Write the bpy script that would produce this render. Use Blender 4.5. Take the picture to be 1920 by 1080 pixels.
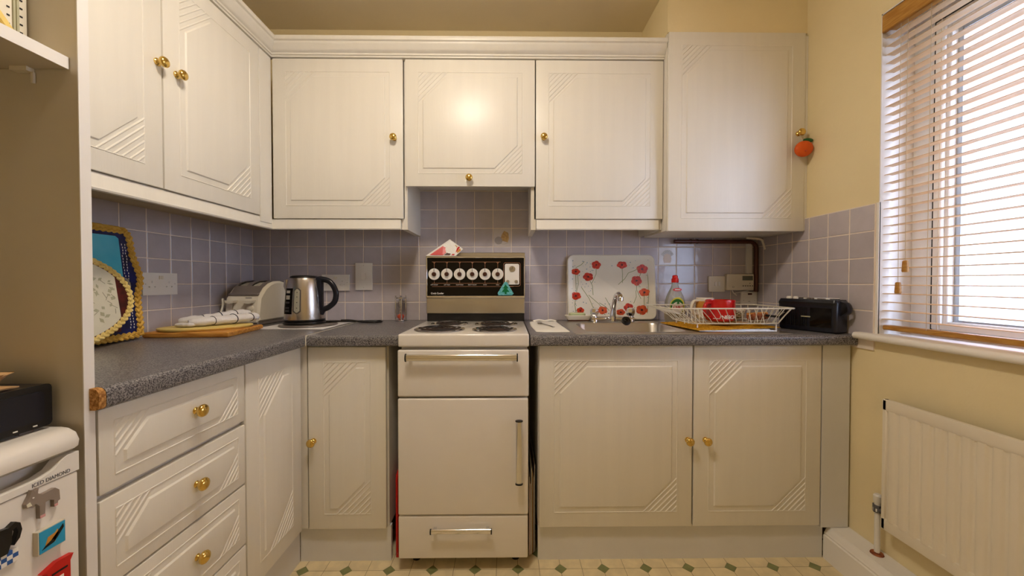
import bpy, bmesh, math, random
from mathutils import Vector, Matrix
random.seed(7)
for o in list(bpy.data.objects):
    bpy.data.objects.remove(o)
S = bpy.context.scene
COL = S.collection
PI = math.pi

# ------------------------------------------------------------------ camera, world, exposure
cam = bpy.data.cameras.new('camera')
cam.sensor_width = 36
cam.lens = 701 / 1920 * 36
cam.clip_start = 0.02
cob = bpy.data.objects.new('camera', cam)
COL.objects.link(cob)
cob.location = (0, 0, 1.115)
cob.rotation_euler = (PI / 2 - 0.0156, 0, -0.0117)
S.camera = cob

SKY_STRENGTH = 3.4
LAMP_EMIT = 24.0
EXPOSURE = 1.6
S.view_settings.view_transform = 'Standard'
S.view_settings.look = 'None'
S.view_settings.gamma = 1
S.view_settings.use_curve_mapping = False
S.view_settings.exposure = EXPOSURE
w = bpy.data.worlds.new('sky')
S.world = w
w.use_nodes = True
wn = w.node_tree.nodes
wn['Background'].inputs[0].default_value = (0.62, 0.72, 1.0, 1)
wn['Background'].inputs[1].default_value = SKY_STRENGTH

# room numbers (metres): back wall, left wall, right wall, ceiling, worktop
D, XL, XR, H, WT = 2.040, -1.379, 1.371, 2.470, 0.910
XU, YU = XL + 0.29, D - 0.29          # fronts of the wall cabinets
XD, YD = XL + 0.575, D - 0.575        # fronts of the base cabinets
TILE0 = 1.3068                        # a grout line of the wall tiles


# ------------------------------------------------------------------ materials
def lin(c):
    return tuple((v / 255 / 12.92 if v / 255 <= 0.04045 else ((v / 255 + 0.055) / 1.055) ** 2.4) for v in c[:3]) + (1,)


def mat(name, col, rough=0.5, metal=0.0, var=0.0, vscale=12, bump=0.0, bscale=60, stretch=(1, 1, 1), coat=0.0,
        trans=0.0, ior=1.45, emit=0.0, rnd=0.0, col2=None, spec=0.5, alpha=1.0):
    m = bpy.data.materials.new(name)
    m.use_nodes = True
    nt = m.node_tree
    b = nt.nodes['Principled BSDF']
    b.inputs['Base Color'].default_value = lin(col)
    b.inputs['Roughness'].default_value = rough
    b.inputs['Metallic'].default_value = metal
    b.inputs['Coat Weight'].default_value = coat
    b.inputs['Coat Roughness'].default_value = 0.08
    b.inputs['Transmission Weight'].default_value = trans
    b.inputs['IOR'].default_value = ior
    b.inputs['Specular IOR Level'].default_value = spec
    if emit:
        b.inputs['Emission Color'].default_value = lin(col)
        b.inputs['Emission Strength'].default_value = emit
    if var or bump or col2:
        tc = nt.nodes.new('ShaderNodeTexCoord')
        mp = nt.nodes.new('ShaderNodeMapping')
        mp.inputs['Scale'].default_value = stretch
        nt.links.new(tc.outputs['Object'], mp.inputs['Vector'])
        src = mp.outputs['Vector']
        if rnd:
            oi = nt.nodes.new('ShaderNodeObjectInfo')
            ad = nt.nodes.new('ShaderNodeVectorMath')
            ad.operation = 'ADD'
            sc = nt.nodes.new('ShaderNodeVectorMath')
            sc.operation = 'SCALE'
            sc.inputs['Scale'].default_value = 40
            nt.links.new(oi.outputs['Random'], sc.inputs[0])
            nt.links.new(src, ad.inputs[0])
            nt.links.new(sc.outputs[0], ad.inputs[1])
            src = ad.outputs[0]
        if var or col2:
            n = nt.nodes.new('ShaderNodeTexNoise')
            n.inputs['Scale'].default_value = vscale
            n.inputs['Detail'].default_value = 4
            nt.links.new(src, n.inputs['Vector'])
            r = nt.nodes.new('ShaderNodeValToRGB')
            a = lin(col)
            d = lin(col2) if col2 else tuple(x * (1 - var) for x in a[:3]) + (1,)
            r.color_ramp.elements[0].position = 0.4
            r.color_ramp.elements[1].position = 0.6
            r.color_ramp.elements[0].color = d
            r.color_ramp.elements[1].color = a
            nt.links.new(n.outputs['Fac'], r.inputs['Fac'])
            out = r.outputs['Color']
            if rnd:
                hs = nt.nodes.new('ShaderNodeHueSaturation')
                mr = nt.nodes.new('ShaderNodeMapRange')
                mr.inputs['To Min'].default_value = 1 - rnd
                mr.inputs['To Max'].default_value = 1 + rnd
                nt.links.new(oi.outputs['Random'], mr.inputs['Value'])
                nt.links.new(mr.outputs[0], hs.inputs['Value'])
                nt.links.new(out, hs.inputs['Color'])
                out = hs.outputs['Color']
            nt.links.new(out, b.inputs['Base Color'])
        if bump:
            n2 = nt.nodes.new('ShaderNodeTexNoise')
            n2.inputs['Scale'].default_value = bscale
            n2.inputs['Detail'].default_value = 3
            nt.links.new(src, n2.inputs['Vector'])
            bp = nt.nodes.new('ShaderNodeBump')
            bp.inputs['Strength'].default_value = bump
            bp.inputs['Distance'].default_value = 0.01
            nt.links.new(n2.outputs['Fac'], bp.inputs['Height'])
            nt.links.new(bp.outputs['Normal'], b.inputs['Normal'])
    return m


M = {}
M['wall'] = mat('cream_yellow_paint', (241, 224, 180), 0.75, var=0.04, vscale=3, bump=0.06, bscale=90)
M['ceiling'] = mat('off_white_ceiling_paint', (244, 230, 200), 0.8, var=0.03, vscale=4, bump=0.05, bscale=80)
M['reveal'] = mat('white_reveal_paint', (244, 240, 236), 0.55, var=0.02, vscale=6)
M['cab'] = mat('white_foil_cabinet', (234, 229, 219), 0.33, var=0.02, vscale=5, bump=0.05, bscale=55, stretch=(6, 6, 0.35))
M['carcass'] = mat('white_melamine', (228, 222, 212), 0.45, var=0.03, vscale=6)
M['rawboard'] = mat('beige_board_underside', (196, 178, 148), 0.7, var=0.12, vscale=14)
M['plinth'] = mat('white_plinth', (226, 224, 222), 0.42, var=0.03, vscale=8)
M['panel'] = mat('cream_melamine_panel', (212, 202, 184), 0.5, var=0.04, vscale=4)
M['edge'] = mat('white_edging', (236, 232, 228), 0.5, var=0.02, vscale=9)
M['grout'] = mat('cream_grout', (246, 232, 218), 0.85, var=0.06, vscale=30)
M['tile'] = mat('lavender_grey_glazed_tile', (195, 187, 193), 0.12, var=0.06, vscale=16, bump=0.16, bscale=16, rnd=0.05)
M['tile_deco'] = mat('pale_grey_glazed_tile', (214, 206, 204), 0.12, var=0.05, vscale=18, bump=0.14, bscale=16, rnd=0.02)
M['vinyl'] = mat('cream_vinyl', (232, 214, 172), 0.45, var=0.12, vscale=22, rnd=0.03)
M['vinyl_line'] = mat('brown_vinyl_line', (138, 120, 92), 0.6)
M['vinyl_green'] = mat('olive_green_vinyl', (132, 136, 88), 0.45, var=0.15, vscale=40, rnd=0.04)
M['wt'] = mat('charcoal_speckled_laminate', (146, 142, 142), 0.3, col2=(56, 54, 60), vscale=330)
M['chip'] = mat('raw_chipboard', (200, 148, 84), 0.9, col2=(140, 92, 44), vscale=160)
M['brass'] = mat('polished_brass', (224, 190, 108), 0.16, metal=1)
M['chrome'] = mat('chrome', (226, 226, 230), 0.09, metal=1)
M['steel'] = mat('brushed_steel', (196, 192, 186), 0.3, metal=1, bump=0.02, bscale=80, stretch=(0.5, 6, 6))
M['steel_k'] = mat('brushed_kettle_steel', (206, 200, 196), 0.26, metal=1, bump=0.03, bscale=90, stretch=(6, 6, 0.5))
M['enamel'] = mat('white_enamel', (234, 228, 220), 0.16, var=0.02, vscale=7, coat=0.4)
M['black'] = mat('black_plastic', (22, 21, 23), 0.3)
M['blackgloss'] = mat('glossy_black_glass', (14, 10, 9), 0.08, spec=0.3)
M['navyblack'] = mat('navy_black_plastic', (22, 24, 36), 0.28)
M['coil'] = mat('dark_heating_coil', (26, 24, 24), 0.5, col2=(56, 40, 32), vscale=14)
M['dark'] = mat('dark_metal', (30, 27, 25), 0.7)
M['white'] = mat('white_plastic', (238, 234, 228), 0.35)
M['ivory'] = mat('ivory_plastic', (232, 224, 206), 0.38, var=0.02, vscale=10)
M['gold_line'] = mat('copper_print_line', (196, 140, 104), 0.4)
M['print_white'] = mat('white_print', (236, 232, 226), 0.5)
M['print_grey'] = mat('grey_print', (92, 90, 94), 0.5)
M['grey_lid'] = mat('warm_grey_plastic', (122, 112, 106), 0.3)
M['wood'] = mat('honey_wood_board', (222, 160, 76), 0.45, col2=(194, 126, 52), vscale=14, stretch=(1, 9, 9))
M['yellow_board'] = mat('pale_yellow_board', (234, 206, 120), 0.5, var=0.06, vscale=12)
M['towel'] = mat('white_cotton', (234, 230, 230), 0.9, bump=0.25, bscale=320)
M['towel_line'] = mat('navy_cotton_stripe', (38, 38, 58), 0.9)
M['paper'] = mat('white_paper', (240, 236, 228), 0.8, bump=0.15, bscale=140)
M['straw'] = mat('golden_plaited_straw', (222, 178, 78), 0.7, col2=(206, 158, 60), vscale=14)
M['straw2'] = mat('pale_plaited_straw', (238, 214, 138), 0.7, col2=(226, 198, 116), vscale=14)
M['sea'] = mat('turquoise_print', (66, 180, 212), 0.25, col2=(92, 194, 220), vscale=5)
M['navy'] = mat('navy_print', (20, 30, 98), 0.3, col2=(14, 18, 64), vscale=30)
M['maroon'] = mat('maroon_print', (92, 26, 20), 0.4, col2=(60, 18, 14), vscale=30)
M['leafprint'] = mat('cream_leaf_print_base', (226, 220, 198), 0.5, var=0.06, vscale=20)
M['leaf_a'] = mat('sage_leaf_print', (180, 176, 146), 0.6)
M['leaf_b'] = mat('taupe_leaf_print', (156, 148, 126), 0.6)
M['tray'] = mat('cream_melamine_tray', (232, 226, 212), 0.3, var=0.02, vscale=10)
M['poppy'] = mat('red_poppy_print', (214, 66, 36), 0.4, col2=(180, 40, 26), vscale=70)
M['poppy2'] = mat('orange_poppy_print', (226, 98, 48), 0.4, col2=(200, 70, 34), vscale=70)
M['stem'] = mat('green_stem_print', (128, 140, 84), 0.5)
M['blueprint'] = mat('blue_flower_print', (96, 136, 158), 0.5)
M['red'] = mat('glossy_red_glaze', (196, 24, 26), 0.12, coat=0.4)
M['redplastic'] = mat('red_plastic', (200, 28, 24), 0.35)
M['soap'] = mat('pale_green_soap', (204, 214, 170), 0.4)
M['brown'] = mat('dark_brown_varnish', (72, 38, 26), 0.35)
M['clearplastic'] = mat('clear_bottle_plastic', (236, 240, 240), 0.08, trans=0.75, ior=1.35)
M['liquid'] = mat('amber_liquid', (196, 150, 52), 0.15, trans=0.4, ior=1.33)
M['label_y'] = mat('yellow_label', (222, 210, 66), 0.4)
M['label_g'] = mat('green_label', (40, 118, 52), 0.4)
M['mat_y'] = mat('yellow_woven_mat', (222, 170, 34), 0.7, col2=(188, 132, 18), vscale=120)
M['wire'] = mat('cream_coated_wire', (226, 220, 204), 0.3)
M['terracotta'] = mat('brown_bristle', (168, 96, 56), 0.8, col2=(120, 60, 34), vscale=80)
M['copper'] = mat('brown_painted_pipe', (88, 42, 32), 0.3)
M['lcd'] = mat('grey_lcd', (112, 116, 108), 0.25)
M['rad'] = mat('cream_radiator_enamel', (236, 226, 208), 0.35, var=0.02, vscale=6)
M['blindwood'] = mat('honey_blind_wood', (196, 146, 72), 0.42, col2=(176, 122, 54), vscale=20, stretch=(9, 1, 9))
M['slat'] = mat('pale_wood_slat', (230, 198, 160), 0.5, var=0.05, vscale=20, stretch=(9, 1, 9))
M['cord'] = mat('beige_cord', (206, 186, 156), 0.8)
M['upvc'] = mat('white_upvc', (244, 243, 242), 0.25)
M['gasket'] = mat('black_gasket', (22, 20, 20), 0.7)
M['alu'] = mat('aluminium_spacer', (176, 180, 184), 0.35, metal=0.8)
M['brick'] = mat('pink_brick_wall', (198, 152, 136), 0.9, col2=(178, 124, 108), vscale=3.0, stretch=(1, 1, 4))
M['render'] = mat('white_render', (238, 237, 233), 0.85, var=0.03, vscale=2)
M['grass'] = mat('pale_paving', (190, 186, 180), 0.9, var=0.1, vscale=3)
M['carpaint'] = mat('pale_blue_car_paint', (150, 168, 178), 0.3, coat=0.4)
M['carglass'] = mat('dark_car_glass', (26, 38, 44), 0.3)
M['fruit'] = mat('orange_felt', (222, 92, 18), 0.6, bump=0.1, bscale=90)
M['leafgreen'] = mat('dark_green_leaf', (28, 92, 44), 0.45)
M['donkey'] = mat('grey_painted_magnet', (146, 132, 122), 0.5)
M['pink'] = mat('pink_paint', (214, 160, 160), 0.5)
M['bluepaint'] = mat('blue_paint', (44, 90, 160), 0.45)
M['skyblue'] = mat('sky_blue_print', (40, 158, 206), 0.35)
M['ochre'] = mat('ochre_print', (204, 142, 54), 0.5)
M['teal'] = mat('iridescent_teal_foil', (126, 206, 216), 0.15, metal=0.15, col2=(84, 176, 190), vscale=120)
M['emerald'] = mat('emerald_foil', (22, 130, 82), 0.2, metal=0.3)
M['bag'] = mat('brown_paper_bag', (204, 162, 112), 0.85, var=0.1, vscale=16, bump=0.3, bscale=30)
M['glass'] = None
M['redsand'] = mat('orange_red_sand', (222, 78, 40), 0.6)
M['mags'] = mat('magazine_paper', (190, 160, 140), 0.7, col2=(120, 60, 50), vscale=90, stretch=(1, 1, 0.1))
M['lampwhite'] = mat('opal_diffuser', (255, 242, 224), 0.4, emit=LAMP_EMIT)


def glass_mat(name, tint=(1, 1, 1, 1), refl=0.06):
    m = bpy.data.materials.new(name)
    m.use_nodes = True
    nt = m.node_tree
    for n in list(nt.nodes):
        nt.nodes.remove(n)
    out = nt.nodes.new('ShaderNodeOutputMaterial')
    t = nt.nodes.new('ShaderNodeBsdfTransparent')
    t.inputs[0].default_value = tint
    g = nt.nodes.new('ShaderNodeBsdfGlossy')
    g.inputs['Roughness'].default_value = 0.02
    mx = nt.nodes.new('ShaderNodeMixShader')
    mx.inputs[0].default_value = refl
    nt.links.new(t.outputs[0], mx.inputs[1])
    nt.links.new(g.outputs[0], mx.inputs[2])
    nt.links.new(mx.outputs[0], out.inputs[0])
    return m


M['glass'] = glass_mat('clear_window_glass', (0.97, 0.99, 0.99, 1), 0.05)
M['tubeglass'] = glass_mat('clear_tube_glass', (0.95, 0.95, 0.95, 1), 0.16)


# ------------------------------------------------------------------ geometry helpers
class G:
    def __init__(s):
        s.bm = bmesh.new()

    def _merge(s, t):
        me = bpy.data.meshes.new('tmp')
        t.to_mesh(me)
        t.free()
        s.bm.from_mesh(me)
        bpy.data.meshes.remove(me)

    def box(s, x0, x1, y0, y1, z0, z1, bev=0.0, seg=1):
        t = bmesh.new()
        bmesh.ops.create_cube(t, size=1)
        for v in t.verts:
            v.co = Vector((x0 + (v.co.x + .5) * (x1 - x0), y0 + (v.co.y + .5) * (y1 - y0), z0 + (v.co.z + .5) * (z1 - z0)))
        if bev:
            bmesh.ops.bevel(t, geom=list(t.edges), offset=bev, segments=seg, profile=0.6, affect='EDGES')
        s._merge(t)
        return s

    def rings(s, rr, closed=False, capa=True, capb=True):
        vs = [[s.bm.verts.new(p) for p in r] for r in rr]
        k = len(rr)
        n = len(rr[0])
        for i in range(k if closed else k - 1):
            a, b = vs[i], vs[(i + 1) % k]
            for j in range(n):
                s.bm.faces.new((a[j], a[(j + 1) % n], b[(j + 1) % n], b[j]))
        if not closed:
            if capa:
                s.bm.faces.new(list(reversed(vs[0])))
            if capb:
                s.bm.faces.new(vs[-1])
        return s

    def tube(s, pts, r, n=8, closed=False, up=None):
        pts = [Vector(p) for p in pts]
        k = len(pts)
        rr = []
        ref = None
        for i, p in enumerate(pts):
            if closed:
                d = (pts[(i + 1) % k] - pts[i - 1])
            else:
                d = pts[min(i + 1, k - 1)] - pts[max(i - 1, 0)]
            d.normalize()
            if ref is None:
                ref = Vector(up) if up else (Vector((0, 0, 1)) if abs(d.z) < 0.9 else Vector((1, 0, 0)))
            a = ref - d * ref.dot(d)
            if a.length < 1e-6:
                a = d.orthogonal()
            a.normalize()
            ref = a
            b = d.cross(a)
            q = r[i] if isinstance(r, list) else r
            qa, qb = (q if isinstance(q, (list, tuple)) else (q, q))
            rr.append([p + a * (qa * math.cos(2 * PI * j / n)) + b * (qb * math.sin(2 * PI * j / n)) for j in range(n)])
        return s.rings(rr, closed)

    def cyl(s, p0, p1, r0, r1=None, n=16):
        return s.tube([p0, p1], [r0, r0 if r1 is None else r1], n)

    def lathe(s, prof, c=(0, 0, 0), axis='z', n=24, sx=1, sy=1):
        c = Vector(c)
        rr = []
        for r, z in prof:
            r = max(r, 1e-5)
            ring = []
            for j in range(n):
                a = 2 * PI * j / n
                u, v = r * sx * math.cos(a), r * sy * math.sin(a)
                ring.append(c + (Vector((u, v, z)) if axis == 'z' else Vector((u, z, v)) if axis == 'y' else Vector((z, u, v))))
            rr.append(ring)
        return s.rings(rr)

    def prism(s, poly, d0, d1, axis='y', inset=0.0):
        def P(a, b, d):
            return {'x': (d, a, b), 'y': (a, d, b), 'z': (a, b, d)}[axis]
        return s.rings([[P(a, b, d0) for a, b in poly], [P(a, b, d1) for a, b in poly]])

    def ell(s, c, r, n=16, m=10):
        c = Vector(c)
        rr = []
        for i in range(m + 1):
            t = PI * i / m
            q = max(math.sin(t), 0.002)
            rr.append([c + Vector((r[0] * q * math.cos(2 * PI * j / n), r[1] * q * math.sin(2 * PI * j / n), -r[2] * math.cos(t))) for j in range(n)])
        return s.rings(rr)

    def ridge(s, a, b, w=0.006, h=0.0016):
        # small raised bead on the plane y = 0 (local x, z), facing -y
        a, b = Vector((a[0], 0, a[1])), Vector((b[0], 0, b[1]))
        d = (b - a).normalized()
        q = Vector((-d.z, 0, d.x)) * (w / 2)
        o = Vector((0, -h, 0))
        e = Vector((0, 0.001, 0))
        return s.rings([[a + q + e, a + o + q * .25, a + o - q * .25, a - q + e], [b + q + e, b + o + q * .25, b + o - q * .25, b - q + e]])

    def mesh(s, name, ang=38):
        bmesh.ops.recalc_face_normals(s.bm, faces=s.bm.faces)
        me = bpy.data.meshes.new(name)
        s.bm.to_mesh(me)
        s.bm.free()
        for p in me.polygons:
            p.use_smooth = True
        me.set_sharp_from_angle(angle=math.radians(ang))
        return me


WM = {}


def T(x=0, y=0, z=0, rz=0):
    return Matrix.Translation((x, y, z)) @ Matrix.Rotation(rz, 4, 'Z')


def axes(o, x, y, z):
    m = Matrix.Identity(4)
    for i, v in enumerate((x, y, z)):
        for k in range(3):
            m[k][i] = v[k]
    for k in range(3):
        m[k][3] = o[k]
    return m


def link(name, me, m=None, parent=None, mw=None):
    if isinstance(me, G):
        me = me.mesh(name)
    if m is not None and not me.materials:
        me.materials.append(M[m] if isinstance(m, str) else m)
    o = bpy.data.objects.new(name, me)
    COL.objects.link(o)
    mw = mw or Matrix.Identity(4)
    if parent is not None:
        o.parent = parent
        o.matrix_parent_inverse = WM[parent.name].inverted()
    o.matrix_basis = mw
    WM[o.name] = mw
    return o


def tag(o, label, cat, group=None):
    o['label'] = label
    o['category'] = cat
    if group:
        o['group'] = group
    return o


def thing(name, label, cat, loc=(0, 0, 0), rz=0, group=None):
    o = bpy.data.objects.new(name, None)
    COL.objects.link(o)
    o.empty_display_size = 0.05
    mw = T(*loc, rz)
    o.matrix_basis = mw
    WM[o.name] = mw
    return tag(o, label, cat, group)


def lp(name, g, m, t):                 # a part built in its thing's own coordinates
    return link(name, g, m, t, WM[t.name])


def struct(name, g, m, parent=None):
    o = link(name, g, m, parent)
    if parent is None:
        o['kind'] = 'structure'
    return o


def arc(cx, cy, r, a0, a1, n):
    return [(cx + r * math.cos(math.radians(a0 + (a1 - a0) * i / n)), cy + r * math.sin(math.radians(a0 + (a1 - a0) * i / n))) for i in range(n + 1)]


def rrect(x0, x1, y0, y1, r, n=4):
    return arc(x1 - r, y1 - r, r, 0, 90, n) + arc(x0 + r, y1 - r, r, 90, 180, n) + arc(x0 + r, y0 + r, r, 180, 270, n) + arc(x1 - r, y0 + r, r, 270, 360, n)


def shrink(poly, d):
    out = []
    k = len(poly)
    area = sum(poly[i][0] * poly[(i + 1) % k][1] - poly[(i + 1) % k][0] * poly[i][1] for i in range(k))
    sg = 1 if area > 0 else -1
    for i in range(k):
        p, q, r = Vector(poly[i - 1]), Vector(poly[i]), Vector(poly[(i + 1) % k])
        a, b = (q - p).normalized(), (r - q).normalized()
        na, nb = Vector((-a.y, a.x)) * sg, Vector((-b.y, b.x)) * sg
        m = (na + nb)
        m = m / max(m.dot(na), 0.2)
        out.append(tuple(q + m * d))
    return out


def catmull(pts, n=6, closed=False):
    P = [Vector(p) for p in pts]
    k = len(P)
    out = []
    for i in range(k if closed else k - 1):
        if closed:
            a, b, c, d = P[i - 1], P[i], P[(i + 1) % k], P[(i + 2) % k]
        else:
            a, b, c, d = P[max(i - 1, 0)], P[i], P[i + 1], P[min(i + 2, k - 1)]
        for j in range(n):
            t = j / n
            out.append(0.5 * ((2 * b) + (c - a) * t + (2 * a - 5 * b + 4 * c - d) * t * t + (3 * b - a - 3 * c + d) * t ** 3))
    if not closed:
        out.append(P[-1])
    return out


FY = Matrix.Rotation(PI / 2, 4, 'X')                                        # lettering that faces -y
FX = Matrix.Rotation(PI / 2, 4, 'Z') @ Matrix.Rotation(PI / 2, 4, 'X')      # lettering that faces +x


def text(body, size, m, parent, mw, name='lettering', squash=1.0, shear=0.0, bold=0.0):
    cu = bpy.data.curves.new('text', 'FONT')
    cu.body = body
    cu.size = size
    cu.align_x = 'CENTER'
    cu.align_y = 'CENTER'
    cu.extrude = 0.0003
    cu.offset = bold
    cu.shear = shear
    o = bpy.data.objects.new('text', cu)
    COL.objects.link(o)
    dg = bpy.context.evaluated_depsgraph_get()
    me = bpy.data.meshes.new_from_object(o.evaluated_get(dg))
    bpy.data.objects.remove(o)
    me.materials.clear()
    me.transform(Matrix.Diagonal((squash, 1, 1, 1)))
    return link(name, me, m, parent, mw)


# ------------------------------------------------------------------ the room
YB = -1.35
struct('floor', G().box(XL - .1, XR + .1, YB - .1, D + .1, -0.06, -0.0006), 'vinyl_line')
floor = bpy.data.objects['floor']
struct('ceiling', G().box(XL - .1, XR + .3, YB - .1, D + .1, H, H + .08), 'ceiling')
wall_back = struct('wall_back', G().box(XL - .1, XR + .3, D, D + .1, 0, H), 'wall')
wall_left = struct('wall_left', G().box(XL - .1, XL, YB, D, 0, H), 'wall')
struct('wall_rear', G().box(XL - .1, XR + .3, YB - .1, YB, 0, H), 'wall')
WY0, WY1, WZ0, WZ1 = 0.17, 1.370, 0.900, 2.095
g = G().box(XR, XR + .25, YB, WY0, 0, H).box(XR, XR + .25, WY1, D, 0, H)
g.box(XR, XR + .25, WY0, WY1, 0, WZ0).box(XR, XR + .25, WY0, WY1, WZ1, H)
wall_right = struct('wall_right', g, 'wall')
g = G().box(XR + .0005, XR + .125, WY1 - .004, WY1, WZ0 + .02, WZ1).box(XR + .0005, XR + .125, WY0, WY0 + .004, WZ0 + .02, WZ1)
g.box(XR + .0005, XR + .125, WY0, WY1, WZ1 - .004, WZ1).box(XR - .002, XR + .004, WY1 - .004, WY1 + .008, WZ0 + .02, 1.41)
struct('trim_1', g, 'reveal')

# vinyl floor: pieces that show in front of the plinths are single parts, the rest one part
P = 0.0832
FX0, FY0 = 0.040, 1.435               # a green diamond sits here
dd = 0.0245


def vinyl_poly(flip):
    a, c, e = P - 0.0012, dd - 0.0004, 0.0006
    if not flip:    # corners (0,0) and (P,P) cut
        return [(c, e), (a, e), (a, P - c), (P - c, a), (e, a), (e, c)]
    return [(e, e), (P - c, e), (a, c), (a, a), (c, a), (e, P - c)]


vm = [G().prism(vinyl_poly(f), -0.0005, 0.0, 'z').mesh('vinyl_tile') for f in (0, 1)]
dm = G().prism([(dd - .001, 0), (0, dd - .001), (-dd + .001, 0), (0, -dd + .001)], -0.0005, 0.0, 'z').mesh('vinyl_diamond')
rest = G()
restd = G()
for j in range(-33, 8):
    for i in range(-18, 18):
        x, y = FX0 + i * P, FY0 + j * P
        if x < XL - .02 or x + P > XR + .05 or y < YB or y + P > D:
            continue
        near = -2 <= j <= 0 and -0.95 < x < 1.30
        flip = (i + j) % 2 != 0
        if near:
            link('vinyl_tile', vm[flip], 'vinyl', floor, T(x, y, 0))
        else:
            rest.prism([(x + a, y + b) for a, b in vinyl_poly(flip)], -0.0005, 0.0, 'z')
        if (i + j) % 2 == 0:
            if near:
                link('vinyl_diamond', dm, 'vinyl_green', floor, T(x, y, 0))
            else:
                restd.prism([(x + dd - .001, y), (x, y + dd - .001), (x - dd + .001, y), (x, y - dd + .001)], -0.0005, 0.0, 'z')
link('vinyl_tile_field', rest, 'vinyl', floor)['kind'] = 'stuff'
link('vinyl_diamond_field', restd, 'vinyl_green', floor)['kind'] = 'stuff'

# wall tiles ------------------------------------------------------------------
link('grout', G().box(XL, XR, D - .0062, D, .86, 1.4085).box(-.47, .13, D - .0062, D, 1.4085, 1.609), 'grout', wall_back)
link('grout', G().box(XL, XL + .0062, .736, D - .0062, .86, 1.4085), 'grout', wall_left)
link('grout', G().box(XR - .0062, XR, WY1 + .006, D - .0062, .86, 1.4085), 'grout', wall_right)
TM = {}


def tile_mesh(wd, ht):
    k = (round(wd, 3), round(ht, 3))
    if k not in TM:
        w2, h2, c = wd / 2, ht / 2, .0022
        r = [[(-w2, 0, -h2), (w2, 0, -h2), (w2, 0, h2), (-w2, 0, h2)], [(-w2, -.0022, -h2), (w2, -.0022, -h2), (w2, -.0022, h2), (-w2, -.0022, h2)],
             [(-w2 + c, -.0036, -h2 + c), (w2 - c, -.0036, -h2 + c), (w2 - c, -.0036, h2 - c), (-w2 + c, -.0036, h2 - c)]]
        TM[k] = G().rings(r, capa=False).mesh('wall_tile', 20)
    return TM[k]


def put_tile(wall, a0, a1, z0, z1, deco=False):
    gp = 0.0017
    me = tile_mesh(a1 - a0 - 2 * gp, z1 - z0 - 2 * gp)
    c, z = (a0 + a1) / 2, (z0 + z1) / 2
    j = lambda: random.uniform(-.004, .004)
    if wall is wall_back:
        mw = T(c, D - .004, z)
    elif wall is wall_left:
        mw = T(XL + .004, c, z, PI / 2)
    else:
        mw = T(XR - .004, c, z, -PI / 2)
    mw = mw @ Matrix.Rotation(j(), 4, 'X') @ Matrix.Rotation(j(), 4, 'Z')
    if deco:
        me = me.copy()
        me.materials.clear()
        return link('wall_tile', me, 'tile_deco', wall, mw)
    return link('wall_tile', me, 'tile', wall, mw)


deco = {}
for r in range(-4, 3):
    z0 = TILE0 + r * .1
    for k in range(28):
        x0, x1 = XL + k * .1, min(XL + k * .1 + .1, XR - .007)
        if r >= 1 and not (9 <= k <= 14):
            continue
        dk = (k == 13 and r == 0) or (k == 22 and r == -1)
        o = put_tile(wall_back, x0 + (.006 if k == 0 else 0), x1, z0, z0 + .1, dk)
        if dk:
            deco[k] = o
for r in range(-4, 1):
    z0 = TILE0 + r * .1
    for k in range(13):
        y1 = D - .0075 - k * .1 if k == 0 else D - k * .1
        put_tile(wall_left, max(D - k * .1 - .1, .737), y1, z0, z0 + .1)
    put_tile(wall_right, D - .0601, D - .0075, z0, z0 + .1)
    for k in range(6):
        y1 = D - .0601 - k * .1
        put_tile(wall_right, y1 - .1 if k < 5 else WY1 + .007, y1, z0, z0 + .1)


def strokes(lines, r, m, parent, mw, name):
    g = G()
    for pts in lines:
        g.tube([(x, y, 0) for x, y in pts], (r, r * .3) if False else r, 5)
    me = g.mesh(name)
    me.transform(Matrix.Diagonal((1, 1, .25, 1)))
    return link(name, me, m, parent, mw)


# the sheaf on the tile by the sink, the bread and fruit on the tile over the cooker
o = deco[22]
mw = T(XL + 2.25, D - .0077, TILE0 - .05) @ FY
ln = []
for i in range(11):
    a = math.radians(-62 + i * 12.4)
    tip = (math.sin(a) * .040, -.008 + math.cos(a) * .042)
    ln.append([(math.sin(a) * .006, -.030), (math.sin(a) * .018, -.004), tip])
    for s_ in (.7, .85):
        ln.append([(tip[0] * s_, -.008 + (tip[1] + .008) * s_), (tip[0] * s_ + .006 * math.cos(a), -.008 + (tip[1] + .008) * s_ + .005)])
strokes(ln, .0009, 'leaf_b', o, mw, 'sheaf_print')
link('sheaf_fill', G().prism([(-.018, -.036), (.018, -.036), (.024, -.014), (.016, .008), (0, .014), (-.016, .008), (-.024, -.014)], -.0001, .0003, 'z'),
     mat('beige_sheaf_print', (206, 182, 156), .3), o, mw)
o = deco[13]
mw = T(XL + 1.35, D - .0077, TILE0 + .05) @ FY
link('loaf_print', G().prism([(-.012, -.014), (.030, -.026), (.036, -.004), (.032, .026), (.010, .036), (-.002, .018)], -.0001, .0003, 'z'),
     mat('ochre_loaf_print', (204, 170, 112), .3, col2=(176, 138, 88), vscale=90), o, mw)
link('plate_print', G().prism(arc(-.020, -.016, .020, 0, 350, 20), -.0001, .0005, 'z'), mat('grey_plate_print', (168, 160, 160), .3), o, mw)
strokes([arc(-.020, -.016, .0205, 0, 360, 24), [(-.012, -.034), (.012, -.036), (.032, -.028)], [(.034, -.01), (.034, .02), (.012, .036), (0, .02)]], .0007, 'leaf_b', o, mw, 'outline_print')

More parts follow.
